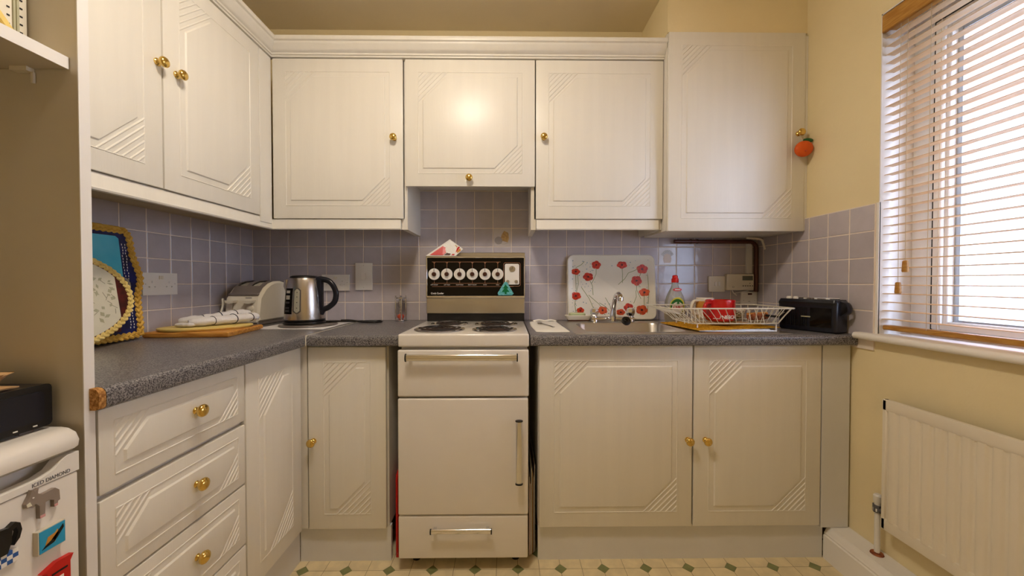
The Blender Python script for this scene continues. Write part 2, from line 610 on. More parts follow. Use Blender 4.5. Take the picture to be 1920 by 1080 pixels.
# boxing over the boiler cupboard and the pipe boxing along the right wall
BX0, BY0 = 0.730, 1.700
struct('wall_boxing', G().box(BX0, XR, BY0 + .012, D, 2.252, H), 'wall')
prof = [(XR - .001, 0), (1.276, 0), (1.276, .094), (1.280, .098), (1.279, .104), (1.284, .110), (1.286, .118), (1.292, .124), (1.294, .132), (XR - .001, .132)]
struct('baseboard_right', G().prism(prof, YB, 1.482, 'y'), 'reveal')

# ------------------------------------------------------------------ window, sill, blind
win = bpy.data.objects.new('window_1', None)
COL.objects.link(win)
win['kind'] = 'structure'
win.location = (XR + .12, 1.0, WZ0)
WM[win.name] = T(XR + .12, 1.0, WZ0)
WX = XR + .12


def frame(x0, x1, ya, yb, za, zb, t, bev=.004, tb=None):
    g = G()
    g.box(x0, x1, ya, ya + t, za, zb, bev).box(x0, x1, yb - t, yb, za, zb, bev)
    g.box(x0, x1, ya + t - .002, yb - t + .002, za, za + (tb or t), bev).box(x0, x1, ya + t - .002, yb - t + .002, zb - t, zb, bev)
    return g


link('window_frame', frame(WX, WX + .065, WY0 + .002, WY1 - .002, WZ0 - .030, WZ1 - .004, .072), 'upvc', win)
sash = link('sash', frame(WX - .012, WX + .05, WY0 + .080, WY1 - .080, WZ0 + .050, WZ1 - .084, .028, tb=.022), 'upvc', win)
link('gasket', frame(WX - .004, WX + .03, WY0 + .073, WY1 - .073, WZ0 + .042, WZ1 - .076, .010, 0), 'gasket', win)
link('glazing_bead', frame(WX + .0, WX + .03, WY0 + .106, WY1 - .106, WZ0 + .070, WZ1 - .110, .014, .003, tb=.010), 'upvc', win)
link('spacer_bar', frame(WX + .022, WX + .040, WY0 + .1185, WY1 - .1185, WZ0 + .078, WZ1 - .1225, .017, 0, tb=.008), 'alu', win)
link('window_pane', G().box(WX + .026, WX + .030, WY0 + .11, WY1 - .11, WZ0 + .074, WZ1 - .115), 'glass', win)
nose = [(XR + .119, .899), (1.342, .899)] + arc(1.342, .9115, .0125, 270, 90, 8)[1:] + [(XR + .119, .924)]
sill = link('window_sill', G().prism(nose, .12, 1.426, 'y'), 'reveal')
sill['kind'] = 'structure'
sill.name = 'trim_2'
WM['trim_2'] = WM['window_sill']

bl = thing('venetian_blind', 'pale wooden venetian blind with honey-coloured valance hanging in the window', 'blind', (1.40, .77, .94))
BYA, BYB = WY0 + .012, WY1 - .007
link('valance', G().box(1.366, 1.380, BYA - .02, BYB + .002, 2.022, 2.086, .003).box(1.38, 1.42, BYA, BYB, 2.035, 2.075), 'blindwood', bl)
sm = G()
sec = [(-.0155, -.0010), (-.0155, .0010), (-.008, .0022), (0, .0026), (.008, .0022), (.0155, .0010), (.0155, -.0010), (.008, .0002), (0, .0006), (-.008, .0002)]
sm = sm.prism(sec, BYA, BYB, 'y').mesh('slat')
NS, Z0, Z1 = 34, .979, 2.005
for i in range(NS):
    link('slat', sm, 'slat', bl, T(1.398, 0, Z0 + (Z1 - Z0) * i / (NS - 1)))
link('bottom_rail', G().box(1.382, 1.415, BYA, BYB, .940, .958, .004), 'blindwood', bl)
for y in (1.215, .77, .33):
    g = G()
    for x in (1.3805, 1.4155):
        g.tube([(x, y, .955), (x, y, 2.03)], .0009, 5)
    link('ladder_cord', g, 'cord', bl)
for y, zb in ((1.280, 1.180), (1.303, 1.105)):
    link('pull_cord', G().tube([(1.377, y, zb + .005), (1.376, y + .002, 1.6), (1.378, y + .004, 2.03)], .0008, 5), 'cord', bl)
    link('cord_toggle', G().lathe([(.0045, .020), (.0075, .018), (.0095, -.016), (.008, -.020), (0, -.0205)], (1.377, y, zb - .01), n=12), 'blindwood', bl)

# outside the window
h = thing('neighbouring_house', 'pink brick house with white rendered lower storey beyond the window', 'house', (5.3, 2.5, -.8))
link('brick_wall', G().box(5.0, 5.4, -3, 9, 2.45, 9), 'brick', h)
link('rendered_wall', G().box(5.02, 5.4, -3, 9, -.8, 2.46), 'render', h)
link('porch', G().box(4.86, 5.03, -3, 3.86, -.8, 2.86), 'render', h)
struct('ground_outside', G().box(XR + .25, 12, -8, 12, -1.0, -.8), 'grass')
car = thing('parked_car', 'grey-blue parked car whose roof shows low through the window', 'car', (3.6, 2.4, -.8))
cp = [(y_ - .35, z_ + .05) for y_, z_ in [(1.0, -.45), (1.0, .05), (1.15, .25), (1.75, .32), (2.15, .80), (2.45, .885), (3.1, .87), (3.45, .62), (3.7, .30), (4.35, .22), (4.5, .0), (4.5, -.45)]]
link('car_body', G().prism(cp, 2.9, 4.4, 'x'), 'carpaint', car)
link('side_window', G().prism([(1.60, .41), (1.87, .77), (2.15, .85), (2.70, .84), (2.95, .65), (3.10, .41)], 2.885, 2.9, 'x'), 'carglass', car)
for y in (1.25, 3.5):
    for x in (2.9, 4.2):
        link('wheel', G().cyl((x - .02, y, -.48), (x + .2, y, -.48), .32, n=20), 'black', car)

# ------------------------------------------------------------------ cabinet doors and knobs
KN = G().lathe([(.0, .001), (.0115, 0), (.0115, -.003), (.0065, -.006), (.0055, -.011), (.0095, -.015), (.0150, -.019), (.0165, -.0235), (.0145, -.028), (.0085, -.0315), (0, -.0325)], axis='y', n=20).mesh('knob', 50)
DM = {}


def door_mesh(wd, ht, mo=.060, mi=.080, ch=.107, n=6):
    k = (round(wd, 3), round(ht, 3), mo)
    if k in DM:
        return DM[k]
    g = G().box(0, wd, 0, .018, 0, ht, .0035, 2)
    f = [(mi, ht - mi - ch), (mi + ch, ht - mi), (wd - mi, ht - mi), (wd - mi, mi + ch), (wd - mi - ch, mi), (mi, mi)]
    f2 = shrink(f, .0045)
    f3 = shrink(f, .0075)
    g.rings([[(a, .001, b) for a, b in f], [(a, -.0040, b) for a, b in f2], [(a, -.0046, b) for a, b in f3]], capa=False)
    c = [(mo, mo), (wd - mo, mo), (wd - mo, ht - mo), (mo, ht - mo)]
    for i in range(4):
        g.ridge(c[i], c[(i + 1) % 4], .005, .0014)
    L = ch + 2 * (mi - mo)
    for i in range(1, n + 1):
        q = L * i / (n + .6)
        g.ridge((mo, ht - mo - q), (mo + q, ht - mo), .008, .0021)
        g.ridge((wd - mo, mo + q), (wd - mo - q, mo), .008, .0021)
    DM[k] = g.mesh('door', 30)
    return DM[k]


def door(unit, name, mw, wd, ht, knob=None, **kw):
    d = link(name, door_mesh(wd, ht, **kw), 'cab', unit, mw)
    if knob:
        link('knob', KN, 'brass', d, mw @ T(knob[0], 0, knob[1]))
    return d


def left(y, z, x):                      # doors that face +x
    return T(x, y, z, PI / 2)


DZ0, DZ1 = 1.411, 2.146
# wall cabinets
u = thing('wall_cabinet', 'white double-door wall cabinet fixed above the trays on the left wall', 'cabinet', (XL, 1.25, 1.36))
link('carcass', G().box(XL + .008, XU - .019, .737, YU - .002, 1.412, 2.150).box(XL + .008, XU - .019, .737, .753, 1.366, 1.412), 'carcass', u)
link('base_board', G().box(XL + .008, XU - .04, .753, D - .012, 1.395, 1.411), 'rawboard', u)
link('corner_post', G().box(XU - .018, XU - .001, 1.668, YU - .001, 1.385, DZ1, .001), 'cab', u)
door(u, 'door', left(.742, DZ0, XU), .459, DZ1 - DZ0, (.443, .388))
door(u, 'door', left(1.206, DZ0, XU), .459, DZ1 - DZ0, (.047, .385))
u = thing('wall_cabinet', 'white single-door wall cabinet above the kettle and toaster', 'cabinet', (-.78, D, 1.36))
link('carcass', G().box(-1.085, -.484, YU + .019, D - .0085, 1.412, 2.150).box(-.497, -.470, YU + .019, D - .0085, 1.362, 2.150), 'carcass', u)
door(u, 'door', T(-1.085, YU, DZ0), .599, DZ1 - DZ0, (.560, .370))
u = thing('wall_cabinet', 'short white flap-door wall cabinet above the cooker', 'cabinet', (-.17, D, 1.56))
link('carcass', G().box(-.469, .109, YU + .019, D - .0085, 1.610, 2.150).box(-.469, .109, YU + .019, YU + .04, 1.570, 1.611), 'carcass', u)
door(u, 'door', T(-.4745, YU, 1.561), .602, DZ1 - 1.561, (.297, .036))
u = thing('wall_cabinet', 'white single-door wall cabinet above the poppy tray', 'cabinet', (.43, D, 1.36))
link('carcass', G().box(.126, .727, YU + .019, D - .0085, 1.412, 2.150).box(.110, .133, YU + .019, D - .0085, 1.362, 2.150).box(.712, .728, YU + .019, D - .0085, 1.362, 1.412), 'carcass', u)
door(u, 'door', T(.132, YU, DZ0), .595, DZ1 - DZ0, (.036, .375))
u = thing('boiler_cupboard', 'tall white corner wall cupboard with an orange hanging on its knob', 'cabinet', (1.05, D, 1.345))
link('carcass', G().box(BX0, XR - .009, BY0 + .019, D - .045, 1.352, 2.250), 'carcass', u)
link('filler_strip', G().box(1.357, XR - .0005, BY0 + .004, BY0 + .019, 1.352, 2.235), 'cab', u)
door(u, 'door', T(BX0 + .001, BY0, 1.348), .625, .900, (.593, .443))

# cornice over and light rail under the wall cabinets
co = [(-.019, 2.1505), (.004, 2.1505), (.004, 2.157), (.010, 2.159), (.010, 2.166), (.016, 2.169), (.022, 2.180), (.034, 2.192), (.036, 2.204), (.043, 2.208), (.045, 2.218), (.042, 2.226), (.034, 2.230), (-.10, 2.230), (-.10, 2.212), (-.019, 2.170)]
g = G().rings([[(XU + a, .737, z) for a, z in co], [(XU + a, YU - a, z) for a, z in co], [(BX0 - .001, YU - a, z) for a, z in co]])
tag(link('cornice', g, 'cab'), 'white moulded cornice running along the tops of the wall cabinets', 'moulding')
ra = [(-.021, 1.361), (-.004, 1.361), (-.002, 1.366), (-.004, 1.372), (-.005, 1.400), (-.008, 1.4085), (-.021, 1.4085)]
g = G().rings([[(XU + a, .737, z) for a, z in ra], [(XU + a, YU - a, z) for a, z in ra], [(-.499, YU - a, z) for a, z in ra]])
tag(link('light_rail', g, 'cab'), 'white light rail under the cabinets above kettle and trays', 'moulding')
g = G().rings([[(.135, YU - a, z) for a, z in ra], [(.710, YU - a, z) for a, z in ra]])
tag(link('light_rail', g, 'cab'), 'short white light rail under the cabinet above poppy tray', 'moulding')

# tall end panel, base cabinets ------------------------------------------------
t = thing('end_panel', 'tall cream end panel with white edge between fridge and drawers', 'panel', (-1.09, .725, 0))
link('board', G().box(XL + .001, XD - .002, .716, .734, 0.0, 2.38), 'panel', t)
link('edge_strip', G().box(XD - .002, XD, .7155, .7345, 0.0, 2.38), 'edge', t)

u = thing('drawer_unit', 'white base unit of four drawers with brass knobs', 'cabinet', (-1.09, .94, 0))
link('carcass', G().box(XL + .01, XD - .019, .737, 1.1485, .143, .866), 'carcass', u)
link('plinth', G().box(XD - .06, XD - .042, .737, 1.1485, 0, .142), 'plinth', u)
for za, zb, k in ((.692, .863, .094), (.500, .680, .096), (.314, .495, .092), (.143, .309, .080)):
    door(u, 'drawer_front', left(.7395, za, XD), .4075, zb - za, (.223, k), mo=.030, mi=.046, ch=.052, n=4)
u = thing('base_cabinet', 'white knobless corner base cabinet beside the drawers', 'cabinet', (-1.09, 1.30, 0))
link('carcass', G().box(XL + .01, XD - .019, 1.150, D - .012, .143, .866), 'carcass', u)
link('plinth', G().box(XD - .042, XD - .024, 1.150, YD + .02, 0, .142), 'plinth', u)
link('corner_post', G().box(XD - .018, XD + .018, YD + .004, YD + .018, .143, .866), 'carcass', u)
door(u, 'door', left(1.1525, .143, XD), .305, .720)
u = thing('base_cabinet', 'narrow white base cabinet between the corner and the cooker', 'cabinet', (-.63, 1.75, 0))
link('carcass', G().box(XD + .020, -.472, YD + .020, D - .012, .143, .866), 'carcass', u)
link('plinth', G().box(XD - .022, -.466, YD + .021, YD + .039, 0, .142), 'plinth', u)
door(u, 'door', T(-.781, YD, .142), .303, .720, (.020, .350))
u = thing('sink_unit', 'white double-door base cabinet under the sink', 'cabinet', (.69, 1.75, 0))
g = G().box(.121, .137, YD + .020, D - .012, .143, .866).box(1.235, 1.251, YD + .020, D - .012, .143, .866).box(.137, 1.235, YD + .020, D - .012, .143, .160)
g.box(.137, 1.235, D - .024, D - .012, .16, .74).box(.137, 1.235, YD + .020, YD + .036, .80, .866)
link('carcass', g, 'carcass', u)
link('plinth', G().box(.121, 1.274, YD + .019, YD + .037, 0, .142), 'plinth', u)
link('filler_panel', G().box(1.252, XR - .009, YD + .001, YD + .018, .134, .866), 'plinth', u)
door(u, 'door', T(.124, YD, .143), .608, .722, (.590, .347))
door(u, 'door', T(.738, YD, .143), .509, .722, (.046, .347))

# worktops ---------------------------------------------------------------------
XW, YW = XL + .605, D - .605
B0 = .868


def nosep(front, back, s):             # s = +1: front at larger value
    r1, r2 = .014, .008
    return [(back, B0), (front - s * r2, B0)] + [(front - s * r2 + s * r2 * math.sin(a * PI / 8), B0 + r2 - r2 * math.cos(a * PI / 8)) for a in range(1, 5)] + \
        [(front - s * r1 + s * r1 * math.cos(a * PI / 8), WT - r1 + r1 * math.sin(a * PI / 8)) for a in range(0, 5)] + [(back, WT)]


t = thing('worktop', 'charcoal speckled worktop over the drawers with a raw chipboard end', 'worktop', (-1.07, 1.38, B0))
pl = nosep(XW, XL + .0085, 1)
g = G().rings([[(a - (.009 if a > XD else 0), .7365, z) for a, z in pl], [(a, 1.44, z) for a, z in pl], [(a, D - .009, z) for a, z in pl]])
link('slab', g, 'wt', t)
pe = [(max(a, XD + .001), z) for a, z in nosep(XW - .0105, XD + .001, 1)]
link('raw_end', G().rings([[(a, .724, z) for a, z in pe], [(a, .7364, z) for a, z in pe]]), 'chip', t)
t = thing('worktop', 'short charcoal worktop between the corner joint and cooker', 'worktop', (-.60, 1.74, B0))
pb = nosep(YW, D - .009, -1)
link('slab', G().rings([[(XW + .004, a, z) for a, z in pb], [(-.422, a, z) for a, z in pb]]), 'wt', t)
link('joint_strip', G().box(XW + .0005, XW + .0035, YW - .001, D - .01, B0 + .002, WT + .0012), 'ivory', t)
t = thing('worktop', 'long charcoal worktop holding the sink and dish rack', 'worktop', (.73, 1.74, B0))
pf = nosep(YW, 1.500, -1)
g = G().rings([[(.088, a, z) for a, z in pf], [(XR - .009, a, z) for a, z in pf]])
g.box(.088, .315, 1.500, D - .009, B0, WT).box(.755, XR - .009, 1.500, D - .009, B0, WT).box(.315, .755, 1.850, D - .009, B0, WT)
link('slab', g, 'wt', t)

# ------------------------------------------------------------------ sink and tap
t = thing('kitchen_sink', 'stainless steel inset sink with bowl and drainer', 'sink', (.70, 1.70, WT))
SX0, SX1, SY0, SY1 = .262, 1.140, 1.462, 1.945
bx0, bx1, by0, by1 = .325, .745, 1.508, 1.842
zt = WT + .003
outer = rrect(SX0, SX1, SY0, SY1, .02, 6)
hole = rrect(bx0, bx1, by0, by1, .06, 6)
g = G()


def bridge(g, la, lb):
    va = [g.bm.verts.new(p) for p in la]
    vb = [g.bm.verts.new(p) for p in lb]
    n = len(va)
    for i in range(n):
        g.bm.faces.new((va[i], va[(i + 1) % n], vb[(i + 1) % n], vb[i]))


bridge(g, [(a, b, WT + .0003) for a, b in outer], [(a, b, zt) for a, b in shrink(outer, .004)])
bridge(g, [(a, b, zt) for a, b in shrink(outer, .004)], [(a, b, zt) for a, b in hole])
link('sink_top', g, 'steel', t)
g = G()
deep = shrink(hole, .035)
g.rings([[(a, b, zt) for a, b in hole], [(a, b, zt - .008) for a, b in shrink(hole, .005)], [(a, b, WT - .12) for a, b in shrink(hole, .018)], [(a, b, WT - .145) for a, b in deep]], capa=False)
link('bowl', g, 'steel', t)
for i in range(9):
    y = 1.535 + i * .04
    link('drainer_rib', G().tube([(.79, y, zt), (.81, y, zt + .0012), (1.10, y, zt + .0012), (1.115, y, zt)], .003, 6), 'steel', t)

t = thing('mixer_tap', 'chrome mixer tap with two round handles behind the sink', 'tap', (.54, 1.915, zt))
link('body', G().tube(catmull([(.432, 1.915, zt + .014), (.47, 1.915, zt + .0135), (.54, 1.913, zt + .015), (.61, 1.915, zt + .0135), (.648, 1.915, zt + .014)], 5), [(.012, .016)] * 20 + [(.012, .016)], 12), 'chrome', t)
for x in (.447, .633):
    link('valve_body', G().lathe([(.020, 0), (.020, .006), (.013, .018), (.012, .030)], (x, 1.915, zt), n=18), 'chrome', t)
    link('tap_handle', G().lathe([(.009, .026), (.018, .030), (.0225, .042), (.0225, .057), (.018, .067), (.007, .071), (0, .071)], (x, 1.915, zt), n=8), 'chrome', t)
sp = catmull([(.540, 1.912, zt + .006), (.540, 1.908, zt + .04), (.540, 1.890, zt + .090), (.539, 1.855, zt + .130), (.538, 1.810, zt + .144), (.537, 1.778, zt + .134)], 6)
link('spout', G().tube(sp, [.021 - .009 * min(1, i / 10) for i in range(len(sp))], 12), 'chrome', t)
link('outlet', G().lathe([(.0125, .020), (.0135, .018), (.0130, 0), (.0105, 0), (.0100, .012), (0, .012)], (.537, 1.771, zt + .112), n=18), 'chrome', t)
o = thing('sink_plug', 'black rubber sink plug on a chain at the back of the bowl', 'plug', (.61, 1.86, zt))
pmw = T(.588, 1.852, zt + .006) @ Matrix.Rotation(math.radians(62), 4, 'X')
link('plug', G().lathe([(.019, 0), (.023, .004), (.023, .010), (.016, .012), (0, .012)], n=20), 'black', o, pmw)
link('pull_ring', G().tube([(.008 * math.cos(a), .008 * math.sin(a) , .016) for a in [2 * PI * i / 14 for i in range(14)]], .0015, 6, True), 'black', o, pmw)
link('chain', G().tube(catmull([(.588, 1.856, zt + .012), (.575, 1.87, zt + .004), (.556, 1.88, zt + .003), (.545, 1.90, zt + .003)], 5), .0012, 6), 'chrome', o)
o = link('sink_strainer', G().lathe([(.030, 0), (.034, .002), (.030, .006), (.012, .008), (.010, .016), (0, .017)], (.536, 1.66, WT - .1445), n=20), 'black')
tag(o, 'black round strainer in the bottom of the sink bowl', 'strainer')

# ------------------------------------------------------------------ cooker
CX0, CX1, CY = -.417, .082, 1.420
ck = thing('cooker', 'white freestanding electric cooker with four ring hob and black control panel', 'cooker', (-.167, 1.68, 0))
link('cabinet_body', G().box(CX0 + .006, CX1 - .006, CY + .03, 1.93, .045, .866), 'enamel', ck)
for x in (CX0 + .05, CX1 - .05):
    for y in (CY + .08, 1.88):
        link('foot', G().cyl((x, y, 0), (x, y, .046), .016), 'black', ck)
g = G().box(CX0, CX1, CY, 1.93, .8685, .9175, .008, 3)
hob = link('hob_top', g, 'enamel', ck)
gd = link('grill_door', G().box(CX0 - .002, CX1 - .001, CY + .001, CY + .028, .678, .857, .007, 3), 'enamel', ck)
od = link('oven_door', G().box(CX0 - .002, CX1 - .003, CY + .001, CY + .028, .222, .671, .007, 3), 'enamel', ck)
dr = link('drawer', G().box(CX0 - .002, CX1 - .004, CY + .003, CY + .028, .052, .2175, .007, 3), 'enamel', ck)


def bar(parent, a, b, r, vertical=False):
    a, b = Vector(a), Vector(b)
    d = (b - a).normalized()
    g = G().tube([a, b], (r * 1.25, r * .7), 14, up=(0, 0, 1) if not vertical else (1, 0, 0))
    o = link('handle', g, 'chrome', parent)
    for p, s_ in ((a, -1), (b, 1)):
        q = p + d * s_ * .0015
        link('end_cap', G().tube([p, q + d * s_ * .003], (r * 1.5, r * 1.0), 14, up=(0, 0, 1) if not vertical else (1, 0, 0)), 'black', o)
        m_ = p - d * s_ * .012
        link('mount', G().box(m_.x - .006, m_.x + .006, m_.y, CY + .004, m_.z - .006, m_.z + .006), 'chrome', o)
    return o


bar(gd, (-.379, CY - .022, .832), (.034, CY - .022, .832), .0105)
bar(od, (.043, CY - .022, .590), (.043, CY - .022, .356), .0095, True)
bar(dr, (-.289, CY - .018, .171), (-.064, CY - .018, .171), .0075)
for cx, cy, r in ((-.283, 1.556, .100), (-.273, 1.762, .082), (-.054, 1.546, .088), (-.053, 1.745, .095)):
    hp = link('drip_ring', G().lathe([(r, .9178), (r + .004, .9215), (r - .002, .9235), (r - .010, .9200), (r - .012, .9180)], (cx, cy, 0), n=40), 'chrome', hob)
    link('drip_bowl', G().lathe([(r - .010, .9182), (r - .011, .9192), (0, .9192)], (cx, cy, 0), n=40), 'grey_lid', hob)
    pts = []
    turns = 3
    for i in range(turns * 28 + 1):
        a = 2 * PI * i / 28
        q = .018 + (r - .016 - .018) * i / (turns * 28)
        pts.append((cx + q * math.cos(a), cy + q * math.sin(a), .9255))
    link('coil', G().tube(pts, [(.003, .0046)] * len(pts), 6), 'coil', hob)
# backguard
BG = 1.880
GX0, GX1 = -.407, .086
link('backguard', G().box(GX0 + .004, GX1 - .004, BG + .012, 1.945, .9175, 1.244), 'steel', ck)
link('black_skirt', G().box(GX0 + .002, GX1 - .002, BG + .006, BG + .013, .9177, .958), 'black', ck)
link('steel_panel', G().box(GX0, GX1, BG, BG + .013, .958, 1.036, .002), 'steel', ck)
gl = link('control_panel', G().box(GX0 + .005, GX1 - .005, BG + .002, BG + .012, 1.046, 1.236), 'blackgloss', ck)
g = G().box(GX0 - .001, GX1 + .001, BG - .004, BG + .012, 1.236, 1.246, .002).box(GX0 - .001, GX1 + .001, BG - .004, BG + .012, 1.036, 1.047, .002)
g.box(GX0 - .002, GX0 + .005, BG - .003, BG + .012, 1.036, 1.246, .002).box(GX1 - .005, GX1 + .002, BG - .003, BG + .012, 1.036, 1.246, .002)
link('panel_trim', g, 'chrome', ck)
link('rear_lip', G().box(GX0 + .002, GX1 + .004, 1.938, 1.946, 1.24, 1.268, .002), 'steel', ck)
fr = BG + .0018
names = ['LEFT FRONT', 'LEFT REAR', 'RIGHT REAR', 'RIGHT FRONT', 'OVEN', 'GRILL']
lines = G()


def ln_(x0, z0, x1, z1, r=.0007):
    lines.tube([(x0, fr, z0), (x1, fr, z1)], r, 5)


ln_(-.380, 1.2165, -.035, 1.2165)
ln_(-.380, 1.109, -.035, 1.109)
ln_(-.380, 1.093, .030, 1.093)
lines.tube([(a, fr, b) for a, b in rrect(-.020, .064, 1.095, 1.213, .010)], .0008, 5, True)
for i, nm in enumerate(names):
    x = -.368 + i * .0636
    ln_(x, 1.2165, x, 1.186)
    ln_(x, 1.124, x, 1.109)
    ln_(x - .006, 1.2165, x, 1.208)
    ln_(x + .006, 1.2165, x, 1.208)
    k = link('control_knob', G().lathe([(.0275, fr), (.0290, fr - .003), (.0285, fr - .007), (.022, fr - .008), (.020, fr - .0075), (.012, fr - .008), (0, fr - .008)], (x, 0, 1.155), 'y', 32), 'white', gl)
    a = 0 if i != 2 else 1.2
    link('knob_cap', G().lathe([(.0115, fr - .007), (.0105, fr - .016), (.008, fr - .018), (0, fr - .018)], (x, 0, 1.155), 'y', 16), 'brown', k)
    link('knob_pointer', G().box(x - .0012, x + .0012, fr - .0095, fr - .0078, 1.168, 1.182), 'print_grey', k)
    text(nm, .0066, 'print_white', gl, T(x, fr - .0002, 1.1015) @ FY)
link('line_print', lines, 'gold_line', gl)
text('Creda Cavalier', .0125, 'print_white', gl, T(-.353, fr - .0002, 1.0585) @ FY, bold=.0002, squash=.85)
tp = link('timer_plate', G().prism(rrect(-.014, .058, 1.103, 1.207, .007), fr - .004, fr, 'y'), 'white', gl)
link('timer_dial', G().lathe([(.0155, fr - .0035), (.0155, fr - .006), (.0145, fr - .0072), (0, fr - .0072)], (.023, 0, 1.181), 'y', 24), 'steel', tp)
link('clock_hand', G().box(.0222, .0236, fr - .0085, fr - .0072, 1.181, 1.194).box(.010, .023, fr - .0085, fr - .0072, 1.1802, 1.1816), 'dark', tp)
for x in (.001, .043):
    link('timer_button', G().lathe([(.0085, fr - .0035), (.0085, fr - .010), (.006, fr - .012), (0, fr - .012)], (x, 0, 1.118), 'y', 16), 'steel', tp)
# ornament hanging on the cooker panel, leaflet on top
o = thing('foil_ornament', 'small turquoise foil triangle ornament hung on the cooker panel', 'ornament', (-.010, BG - .006, 1.05))
yo = BG - .012
link('triangle', G().prism([(-.050, 1.060), (-.046, 1.050), (.022, 1.050), (.030, 1.058), (-.004, 1.116), (-.016, 1.116)], yo, yo + .008, 'y'), 'teal', o)
link('tree_motif', G().prism([(-.010, 1.104), (.004, 1.084), (-.004, 1.084), (.010, 1.066), (-.005, 1.066), (-.005, 1.056), (-.015, 1.056), (-.015, 1.066), (-.030, 1.066), (-.016, 1.084), (-.024, 1.084)], yo - .002, yo, 'y'), 'emerald', o)
o = thing('leaflet', 'folded red and white leaflet lying on top of the cooker', 'leaflet', (-.33, 1.915, 1.246))


def slab(name, pts, th, m, parent):    # thin sheet through four 3-D points, thickened along its normal
    p = [Vector(q) for q in pts]
    n = (p[1] - p[0]).cross(p[-1] - p[0]).normalized() * th
    return link(name, G().rings([p, [q + n for q in p]]), m, parent)


LA, LB, LC, LD = Vector((-.412, 1.890, 1.2475)), Vector((-.262, 1.892, 1.2475)), Vector((-.228, 1.925, 1.285)), Vector((-.296, 1.925, 1.334))
slab('front_sheet', [LA, LB, LC, LD], .0015, 'paper', o)
slab('back_sheet', [LA + Vector((.004, .006, 0)), LD + Vector((0, .004, -.002)), LD + Vector((-.030, .02, -.022)), LA + Vector((.004, .03, .0))], .001, 'paper', o)


def onleaf(s, t):
    return LA.lerp(LB, s).lerp(LD.lerp(LC, s), t) + Vector((0, -.0021, .0009))


for nm, q, m in (('red_photo_print', ((.10, .04), (.55, .04), (.55, .50), (.10, .62)), 'redplastic'), ('dark_photo_print', ((.58, .06), (.78, .06), (.74, .36), (.58, .40)), 'maroon'),
                 ('stripe_print', ((.84, .05), (.93, .05), (.80, .95), (.70, .95)), 'redplastic'), ('picture_print', ((.55, .66), (.80, .55), (.66, .92), (.5, .92)), 'bag'), ('figure_print', ((.95, .35), (.99, .7), (.86, .9), (.84, .6)), 'ochre')):
    slab(nm, [onleaf(*a) for a in q], .0004, m, o)

# ------------------------------------------------------------------ sockets and switches
def rockers(o, spec):
    for nm, (x0, x1, z0, z1), m, dy in spec:
        link(nm, G().box(x0, x1, -.011 - dy, -.008, z0, z1, .0005), m, o, WM[o.name])


def plate(name, label, cat, mw, wd, ht, d=.010, m='white', bev=.0025):
    o = thing(name, label, cat)
    o.matrix_basis = mw
    WM[o.name] = mw
    link('faceplate', G().box(-wd / 2, wd / 2, -d, 0, -ht / 2, ht / 2, bev, 2), m, o, mw)
    return o


def holed(x0, x1, z0, z1, yf, yb, holes):
    # flat front at yf with rectangular holes that go back to yb
    g = G()
    xs = sorted({x0, x1} | {v for q in holes for v in q[:2]})
    zs = sorted({z0, z1} | {v for q in holes for v in q[2:]})

    def quad(*p):
        g.bm.faces.new([g.bm.verts.new(c) for c in p])
    for xa, xb in zip(xs, xs[1:]):
        for za, zb in zip(zs, zs[1:]):
            cx, cz = (xa + xb) / 2, (za + zb) / 2
            if not any(q[0] < cx < q[1] and q[2] < cz < q[3] for q in holes):
                quad((xa, yf, za), (xb, yf, za), (xb, yf, zb), (xa, yf, zb))
    for a0, a1, b0, b1 in holes:
        quad((a0, yb, b0), (a1, yb, b0), (a1, yb, b1), (a0, yb, b1))
        quad((a0, yf, b0), (a0, yb, b0), (a0, yb, b1), (a0, yf, b1))
        quad((a1, yb, b0), (a1, yf, b0), (a1, yf, b1), (a1, yb, b1))
        quad((a0, yb, b1), (a1, yb, b1), (a1, yf, b1), (a0, yf, b1))
        quad((a0, yf, b0), (a1, yf, b0), (a1, yb, b0), (a0, yb, b0))
    c = [(x0, z0), (x1, z0), (x1, z1), (x0, z1)]
    for i in range(4):
        (xa, za), (xb, zb) = c[i], c[(i + 1) % 4]
        quad((xa, yf, za), (xa, 0, za), (xb, 0, zb), (xb, yf, zb))
    bmesh.ops.remove_doubles(g.bm, verts=list(g.bm.verts), dist=1e-6)
    return g


def socket(label, mw):
    o = thing('double_socket', label, 'socket')
    o.matrix_basis = mw
    WM[o.name] = mw
    hs = []
    for cx in (-.036, .036):
        hs += [(cx - .002, cx + .002, .003, .012), (cx - .0145, cx - .0085, -.013, -.009), (cx + .0085, cx + .0145, -.013, -.009)]
    link('faceplate', holed(-.073, .073, -.043, .043, -.010, -.0005, hs), 'white', o, mw)
    rockers(o, [('screw', (.060, .064, -.002, .002), 'steel', -.0006), ('screw', (-.064, -.060, -.002, .002), 'steel', -.0006),
                ('rocker_switch', (-.008, -.001, .018, .032), 'ivory', .003), ('rocker_switch', (.001, .008, .018, .032), 'ivory', .003)])


